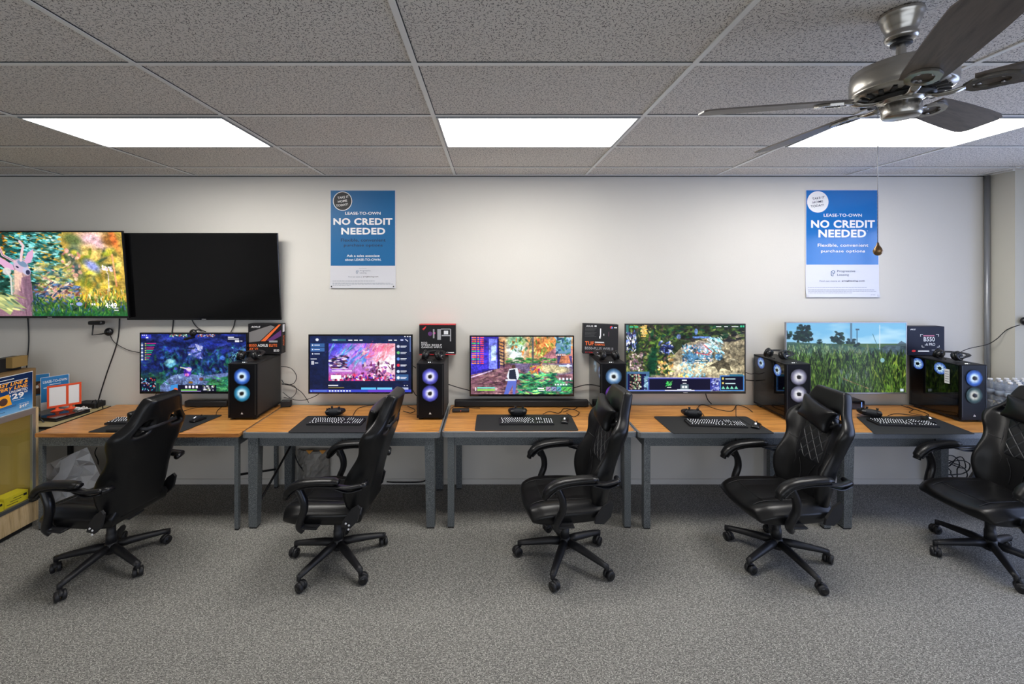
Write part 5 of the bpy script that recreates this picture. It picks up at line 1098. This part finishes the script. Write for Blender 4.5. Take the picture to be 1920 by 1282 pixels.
# ---------------------------------------------------------------- side table with leaflets, orange photo frame, cables
TZ2 = .742
t = thing('side_table', 'small pale table with black edge squeezed between display case and leftmost desk', 'table', (-3.98, 3.66, 0))
PB = mat('pale_board', (.46, .38, .20), .5)
MB().box2((-.42, -.26, TZ2-.022), (.45, .28, TZ2-.001), mat('black_edge', (.01, .01, .01), .5)).box2((-.415, -.255, TZ2-.001), (.447, .277, TZ2), PB).build('tabletop', t)
for x in (-.38, .10):
    for y in (-.22, .25): MB().box2((x-.015, y-.015, 0), (x+.015, y+.015, TZ2-.022), PLM).build('leg', t)
t = thing('laptop', 'closed black laptop lying on the pale side table', 'laptop', (-3.74, 3.66, TZ2), R(-10)); MB().box2((-.19, -.13, 0), (.17, .13, .018), PLM, .004).build('laptop_base', t); MB().box2((-.19, -.13, .019), (.17, .13, .030), GLB, .004).build('laptop_lid', t)
t = thing('network_box', 'matt black flat box behind the orange photo frame', 'device', (-3.66, 3.885, TZ2), 0); MB().box2((-.12, -.04, 0), (.07, .07, .05), PLM, .006).build('box_body', t)
OR = mat('orange_plastic', (.80, .085, .02), .35)
t = thing('photo_frame', 'orange twin photo frame with blank white pages on the side table', 'picture frame', (-3.752, 3.728, TZ2+.031), R(45))
w, z0, z1 = .215, .03, .225; f = MB()
for a, b_ in (((-w/2, 0, z0), (w/2, .012, z0+.018)), ((-w/2, 0, z1-.016), (w/2, .012, z1)), ((-w/2, 0, z0+.018), (-w/2+.014, .012, z1-.016)), ((w/2-.014, 0, z0+.018), (w/2, .012, z1-.016)), ((.010, 0, z0+.018), (.026, .012, z1-.016))): f.box2(a, b_, OR, .002)
f.build('frame', t); MB().box2((-w/2+.01, .004, z0+.01), (.018, .008, z1-.01), WHT).box2((.018, .004, z0+.01), (w/2-.01, .008, z1-.01), WHT).build('page', t)
for x in (-.045, .04): MB().lathe([(0, 0), (.04, 0), (.036, .005), (.012, .014), (.008, .034), (0, .034)], OR, Matrix.Translation((x, .006, 0)) @ Matrix.Diagonal((1.1, .7, 1, 1)), 20).build('frame_foot', t)
BLL = mat('leaflet_blue', (.02, .20, .50), .4)
def leaflet(a, b_, bot, label, dark=False):
    pa, pb = a, b_; w = (pb-pa).xy.length; rz = math.atan2(pb.y-pa.y, pb.x-pa.x); h = pa.z-bot
    t = thing('leaflet', label, 'leaflet', (pa.x, pa.y, bot), rz, 'blue leaflets on the side table')
    MB().box2((0, 0, 0), (w, .003, h), WPL).box2((.003, -.0006, h*.28), (w-.004, 0, h-.003), BLL).build('card', t); return t, w, h
t, w, h = leaflet(P(76, 708.6, 3.74), P(130, 701.5, 3.90), TZ2+.0, 'blue LEASE-TO-OWN leaflet standing behind the orange photo frame')
g = MB(); g.text('LEASE-TO-OWN', WHT, FR(w*.5, -.001, h*.86), w*.84, h*.075, .03); g.box2((w*.3, -.001, h*.76), (w*.7, -.0006, h*.775), WHT); g.box2((w*.1, -.001, h*.68), (w*.9, -.0006, h*.70), WHT); g.build('lettering', t)
t, w, h = leaflet(P(62, 703, 3.84), P(93, 701.5, 3.92), TZ2+.0, 'blue leaflet with a dark photo half hidden behind the phone offer sign')
g = MB(); g.box2((w*.05, -.0012, h*.42), (w*.62, -.0007, h*.8), mat('photo_dark', (.05, .025, .02), .4)); g.sph((w*.42, -.0012, h*.66), .02, mat('skin_tone_print', (.35, .15, .10), .5), (1, .02, 1.2)); g.sph((w*.24, -.0014, h*.64), .012, WHT, (1, .02, 1.2)); g.box2((w*.1, -.0012, h*.05), (w*.75, -.0007, h*.38), WHT); g.build('leaflet_print', t)
g = MB(); c = Vector((-3.605, 3.725, TZ2+.034)); pts = []
for k in range(60): a = k*.42; r = .034+.010*math.sin(k*1.7); pts.append(c+Vector((r*math.cos(a)*1.15, r*math.sin(a)*.8, .004+.012*(k/60)+.006*math.sin(k*2.1))))
pts.append(c+Vector((.075, .02, .004)))
tag(g.tube(pts, .003, WHT, 6).build('usb_cable'), 'coiled white charging cable in front of the black network box', 'cable')
o = MB()
for x in (-3.60, -3.545):
    o.tube([(x-.035, 3.86, TZ2), (x-.035, 3.86, TZ2+.05), (x-.025, 3.86, TZ2+.07), (x, 3.86, TZ2+.078), (x+.005, 3.86, TZ2+.07), (x+.01, 3.86, TZ2)], .004, PLM, 6)
tag(o.build('wire_stand'), 'black looped wire stand at the right end of the side table', 'stand')
t = thing('carton_box', 'large plain brown carton just showing behind the phone offer sign', 'box', (-4.22, 3.62, TZ2)); MB().box2((-.16, -.16, 0), (.16, .16, .39), mat('brown_card', (.25, .15, .06), .7)).build('carton', t)
t = thing('gadget_box', 'open brown and black box at the left edge above the phone offer sign', 'box', (-4.19, 3.64, TZ2+.39)); KR = mat('kraft_card', (.30, .19, .06), .65)
g = MB(); g.box2((-.13, -.12, 0), (-.03, .1, .10), KR).box2((-.03, -.12, 0), (.045, .1, .115), PLM, .002).box2((.045, -.02, .03), (.10, .1, .12), KR).box2((-.13, -.12, .10), (-.03, .1, .104), WPL); g.build('carton', t)
MB().cyl((.01, -.1215, .06), .012, .003, WHT, 'y').cyl((.01, -.1235, .06), .007, .002, RED, 'y').build('box_print', t)

# ---------------------------------------------------------------- under the desks
t = thing('faceted_panel', 'white faceted geometric panel leaning under the leftmost desk', 'decorative panel', (0, 0, 0))
Yp = 3.56; C4 = [P(84, 950, Yp-.06), P(197, 905, Yp-.02), P(166, 838, Yp+.08), P(73, 877, Yp+.04)]
C4[0].z = max(C4[0].z, .004)
def bil(u, v): return C4[0]*(1-u)*(1-v)+C4[1]*u*(1-v)+C4[2]*u*v+C4[3]*(1-u)*v
nrm = (C4[1]-C4[0]).cross(C4[3]-C4[0]).normalized(); nrm = -nrm if nrm.y > 0 else nrm
rnd = random.Random(8); n = 8; m_ = 6; vs = []; fs = []
for j in range(m_+1):
    for i in range(n+1):
        u = i/n; v = j/m_; e = i in (0, n) or j in (0, m_)
        if not e: u += rnd.uniform(-.07, .07); v += rnd.uniform(-.08, .08)
        vs.append(bil(u, v)+nrm*(.012 if e else (rnd.choice([.0, .01]) if (i+j) % 2 else rnd.uniform(.045, .085))))
for j in range(m_):
    for i in range(n):
        a, b_, c, d = j*(n+1)+i, j*(n+1)+i+1, (j+1)*(n+1)+i+1, (j+1)*(n+1)+i
        fs += [[a, b_, c], [a, c, d]] if (i*7+j*3) % 5 < 3 else [[a, b_, d], [b_, c, d]]
g = MB().add(vs, fs, mat('white_gypsum', (.60, .60, .61), .35)); g.build('relief', t)
b0 = [q+nrm*.012 for q in C4]; b1 = [q-nrm*.012 for q in C4]; MB().add(b0+b1, [[7, 6, 5, 4], [0, 1, 5, 4], [1, 2, 6, 5], [2, 3, 7, 6], [3, 0, 4, 7]], mat('panel_edge', (.42, .40, .36), .6)).build('panel_backing', t)
def crumple(name, px0, py0, px1, py1, Y, m, label, cat, seed=1):
    a = P(px0, py1, Y); b_ = P(px1, py0, Y); rnd = random.Random(seed); n = 12; vs = []
    for j in range(n+1):
        for i in range(n+1):
            u, v = i/n, j/n; vs.append((a.x+(b_.x-a.x)*(u+rnd.uniform(-.02, .02)), Y-.10*math.sin(PI*u)*(1-.5*v)-rnd.uniform(0, .03), max(.003, a.z+(b_.z-a.z)*v)))
    for j in range(n+1):
        for i in (0, n): vs.append((a.x if i == 0 else b_.x, Y+.01, max(.003, a.z+(b_.z-a.z)*j/n)))
    fs = [[j*(n+1)+i, j*(n+1)+i+1, (j+1)*(n+1)+i+1, (j+1)*(n+1)+i] for j in range(n) for i in range(n)]
    o0 = (n+1)**2
    for j in range(n): fs += [[o0+2*j, j*(n+1), (j+1)*(n+1), o0+2*j+2], [j*(n+1)+n, o0+2*j+1, o0+2*j+3, (j+1)*(n+1)+n], [o0+2*j+1, o0+2*j, o0+2*j+2, o0+2*j+3]]
    t = thing(name, label, cat); MB().add(vs, fs, m).build('bag_body', t); return t, a, b_
t, a, b_ = crumple('plastic_bag', 560, 841, 617, 905, 3.93, mat('grey_plastic_film', (.30, .29, .27), .4), 'wrinkled grey plastic bag with orange tips on the floor under the second desk', 'bag')
g = MB()
for x in (a.x+.13, a.x+.25): g.add([(x-.03, 3.86, b_.z+.012), (x+.03, 3.86, b_.z+.012), (x, 3.855, b_.z-.02), (x-.03, 3.87, b_.z+.012), (x+.03, 3.87, b_.z+.012), (x, 3.865, b_.z-.02)], [[0, 1, 2][::-1], [3, 4, 5], [0, 2, 5, 3], [1, 4, 5, 2], [0, 3, 4, 1]], mat('orange_tip', (.7, .3, .03), .5))
g.build('orange_tip', t)

# ---------------------------------------------------------------- water bottles at the far right
YW = mat('yellow_wood', (.62, .42, .08), .5)
t = thing('low_stand', 'yellow wooden stand carrying the water bottles beside the rightmost tower', 'stand', (4.43, 3.5, 0))
MB().box2((-.20, -.22, .685), (.21, .23, .715), YW, .002).build('stand_top', t)
for x in (-.17, .18):
    for y in (-.19, .20): MB().box2((x-.02, y-.02, 0), (x+.02, y+.02, .685), YW).build('leg', t)
m = bpy.data.materials.new('clear_plastic'); m.use_nodes = True; tt = m.node_tree; tt.nodes.clear()
oo = N(tt, 'ShaderNodeOutputMaterial'); tr = N(tt, 'ShaderNodeBsdfTransparent'); gl = N(tt, 'ShaderNodeBsdfPrincipled'); gl.inputs['Base Color'].default_value = (.55, .60, .68, 1); gl.inputs['Roughness'].default_value = .08; tr.inputs[0].default_value = (.9, .93, .97, 1)
mx = N(tt, 'ShaderNodeMixShader', _0=.30); tt.links.new(tr.outputs[0], mx.inputs[1]); tt.links.new(gl.outputs[0], mx.inputs[2]); tt.links.new(mx.outputs[0], oo.inputs[0]); PET = m
bt = thing('water_bottle', 'x', 'bottle')
MB().lathe([(0, .001), (.028, .001), (.031, .006), (.031, .03), (.029, .035), (.031, .04), (.031, .10), (.029, .105), (.031, .11), (.031, .125), (.024, .148), (.013, .163), (.0125, .170)], PET, n=18).build('bottle_body', bt)
MB().lathe([(.0315, .05), (.0318, .05), (.0318, .095), (.0315, .095)], mat('pale_label', (.36, .43, .54), .4), n=18).build('label', bt); MB().lathe([(.0125, .164), (.015, .165), (.015, .178), (.013, .181), (0, .181)], WHT, n=16).build('cap', bt)
first = True; GB = 'stacked clear water bottles beside the rightmost tower'
for lay in range(2):
    for i in range(5):
        for j in range(5):
            c = bt if first else copy_tree(bt); first = False
            c.location = (4.28+.070*i, 3.34+.070*j, .7155+.1825*lay)
            tag(c, 'clear plastic water bottle with white cap standing in the two-layer stack at the far right' if lay else 'clear plastic water bottle under another one in the stack at the far right', None, GB)

# ---------------------------------------------------------------- webcams
def webcam(name, label, pts_arm, body, ball, r=.04, extra=None):
    t = thing('webcam', label, 'webcam')
    if body: c, d, rot = body; MB().box(c, d, PLA, .012, rot, 3).build('camera_body', t)
    if pts_arm: MB().tube(pts_arm, .006, PLM, 8).build('mounting_arm', t)
    if ball: g = MB().sph(ball, r, PLA, (1, .7, 1), 20); e = g.build('lens_housing', t); MB().cyl((ball[0], ball[1]-r*.7, ball[2]), r*.45, .006, GLB, 'y').build('lens', e)
    return t
webcam('webcam', 'black webcam on a bent arm below the gap between the two televisions', [P(175, 607, 3.88), P(173, 628, 3.88), P(190, 626, 3.90), P(203, 623, 3.93)], (P(181, 605, 3.86), (.125, .05, .036), (0, R(0), 0)), P(204, 622, 3.928), .038)
webcam('webcam', 'black webcam clipped over the top edge of the fantasy game screen', [P(366, 619, 3.83), P(372, 618, 3.86), P(378, 620, 3.875)], (P(355, 634, 3.80), (.085, .05, .022), (0, R(-14), 0)), P(362, 624, 3.82), .033)
webcam('webcam', 'round black webcam stuck to the side wall at the right edge of the picture', None, None, (4.712, 3.722, CZ-(602-VY)*3.722/F), .038)

# ---------------------------------------------------------------- cables
def PX(Y, *pp): return [P(a, b_, Y) for a, b_ in pp]
WC = WY-.012
cable('cable', PX(WC, (52, 596), (54, 640), (50, 690), (47, 750)), 'black power cable hanging straight down from the deer television', .0048)
cable('cable', PX(WC, (224, 597), (220, 640), (200, 700), (186, 745), (184, 757), (184, 775)), 'black cable hanging from the deer television\'s right corner to the side table', .0048)
cable('cable', PX(WC, (205, 625), (215, 642), (240, 656), (262, 661)), 'thin black cable from the hanging webcam to the fantasy game screen', .003)
cable('cable', PX(WC, (325, 600), (324, 612), (322, 626)), 'short black cable between dark television and fantasy screen, left', .005)
cable('cable', PX(WC, (360, 600), (366, 610), (375, 617), (386, 622)), 'short black cable between dark television and the clipped webcam', .004)
cable('cable', PX(WC, (441, 600), (438, 612), (432, 624)), 'short black cable between dark television and fantasy screen, right', .004)
cable('cable', PX(3.93, (293, 738), (286, 748), (275, 757)), 'black cable dropping from the fantasy game screen to the leftmost desk', .004)
cable('cable', PX(3.93, (527, 687), (545, 690), (556, 705), (550, 719), (535, 720), (528, 712)), 'large black cable loop beside the leftmost tower', .0032)
cable('cable', PX(3.93, (528, 720), (548, 724), (565, 735), (575, 748), (579, 755)), 'black cable bending from the leftmost tower down to the second desk', .0032)
cable('cable', PX(3.93, (530, 735), (548, 748), (570, 750), (590, 743), (598, 738)), 'black cable sagging from the leftmost tower to the shop page screen', .003)
cable('cable', PX(3.93, (528, 718), (552, 724), (555, 736), (545, 746), (532, 745)), 'smaller black cable loop low beside the leftmost tower', .003)
cable('cable', PX(3.93, (773, 685), (780, 690)), 'short cable joining the shop page screen and violet tower', .004)
cable('cable', PX(3.93, (772, 727), (777, 737), (781, 742)), 'short cable below the right corner of the shop page screen', .004)
cable('cable', PX(3.93, (840, 720), (858, 726), (881, 732)), 'black cable from the violet tower to the shooter screen', .0042)
cable('cable', PX(3.93, (1076, 727), (1102, 721), (1125, 727)), 'black cable from the shooter screen to the middle tower', .0045)
cable('cable', PX(3.92, (1172+226, 698), (1410, 701), (1422, 695)), 'thin black cable from the strategy screen to the white ring tower', .003)
cable('cable', PX(3.92, (1397, 712), (1412, 713.5), (1425, 713)), 'thick black cable behind the strategy screen\'s lower right corner', .0045)
cable('cable', PX(3.93, (1323, 738), (1327, 749), (1334, 757)), 'short black cable dropping below the strategy screen', .0045)
def dk(*pp):
    out = []
    for a, b_ in pp: q = D(a, b_); q.z = DZ+.004; out.append(q)
    return out
cable('cable', dk((662, 779), (672, 766), (697, 760), (712, 752+7), (722, 762)), 'thin black cable curving across the second desk left of the chair back', .003)
cable('cable', dk((764, 762), (778, 769), (770, 775), (756, 771)), 'black cable between the second chair and the violet tower', .003)
cable('cable', dk((1018, 777), (1030, 772), (1048, 775), (1058, 766), (1075, 768), (1087, 760)), 'tangled black cable behind the middle desk pad', .003)
cable('cable', dk((1056, 773), (1072, 768), (1086, 774), (1076, 782), (1062, 775)), 'black cable knot at the right back of the middle desk', .0025)
cable('cable', dk((843, 776), (846, 766), (860, 760), (872, 764), (900, 766)), 'black cable trailing from the adapter on the middle desk', .003)
cable('cable', dk((1302, 777), (1308, 765), (1318, 759), (1345, 768), (1372, 771), (1382, 760), (1400, 765), (1411, 773)), 'long wavy black cable across the back of the fourth desk', .003)
cable('cable', dk((1380, 762), (1380, 780)), 'short black cable leading back from the fourth desk pad', .0025)
cable('cable', dk((1304, 776), (1316, 775), (1320, 780)), 'small black cable beside the fourth gamepad', .0025)
cable('cable', dk((1380, 781), (1392, 788), (1404, 796), (1412, 799)), 'thin black mouse cable on the fourth desk pad', .0022)
cable('cable', dk((1665, 780), (1680, 776), (1710, 779), (1736, 781), (1740, 777), (1722, 770), (1700, 764), (1690, 760)), 'black cable looping behind the rightmost keyboard', .003)
cable('cable', dk((1700, 762), (1712, 768), (1705, 774), (1730, 779)), 'thin black cable beside the rightmost tower', .0025)
cable('cable', dk((345, 771), (372, 764), (425, 760)), 'thin black cable lying on the leftmost desk behind its desk pad', .0025)
cable('cable', dk((405, 778), (408, 770), (418, 762), (425, 758)), 'thin black cable at the left foot of the leftmost tower', .0025)
cable('cable', [P(1790, 668, 3.86), P(1805, 658, 3.88), P(1822, 652, 3.9), P(1850, 646, 3.89), P(1868, 636, 3.83), P(1888, 618, 3.8), P(1912, 609, 3.72)], 'long black cable running from the rightmost headset up to the wall webcam', .0035)
cable('cable', PX(3.86, (553, 852), (560, 870), (578, 892), (592, 905)), 'black cable hanging in front of the grey bag under the second desk', .005)
cable('cable', PX(3.94, (725, 903), (740, 904), (780, 904), (797, 901), (806, 890)), 'black cable lying along the wall foot under the second desk', .006)
cable('cable', PX(3.93, (182, 838), (178, 850), (184, 866), (181, 890)), 'black cable hanging under the leftmost desk behind the faceted panel', .004)
cable('cable', [P(75, 785, 3.5), P(82, 792, 3.5), P(86, 806, 3.5), P(90, 812, 3.5)], 'thick black cable dropping from the side table', .006)
pts = []; c = P(1788, 878, 3.9)
for k in range(46): a = k*.52; r = .085+.035*math.sin(k*.9); pts.append(c+Vector((r*math.cos(a)*1.1+.02*math.sin(k*.4), .012*math.sin(k*1.3), r*math.sin(a)*1.0)))
cable('cable', [P(1762, 845, 3.9), P(1768, 862, 3.9)]+pts, 'hanging coil of black cable under the right end of the rightmost desk', .0045)

# drop parked copies that are not used
bpy.context.view_layer.update()
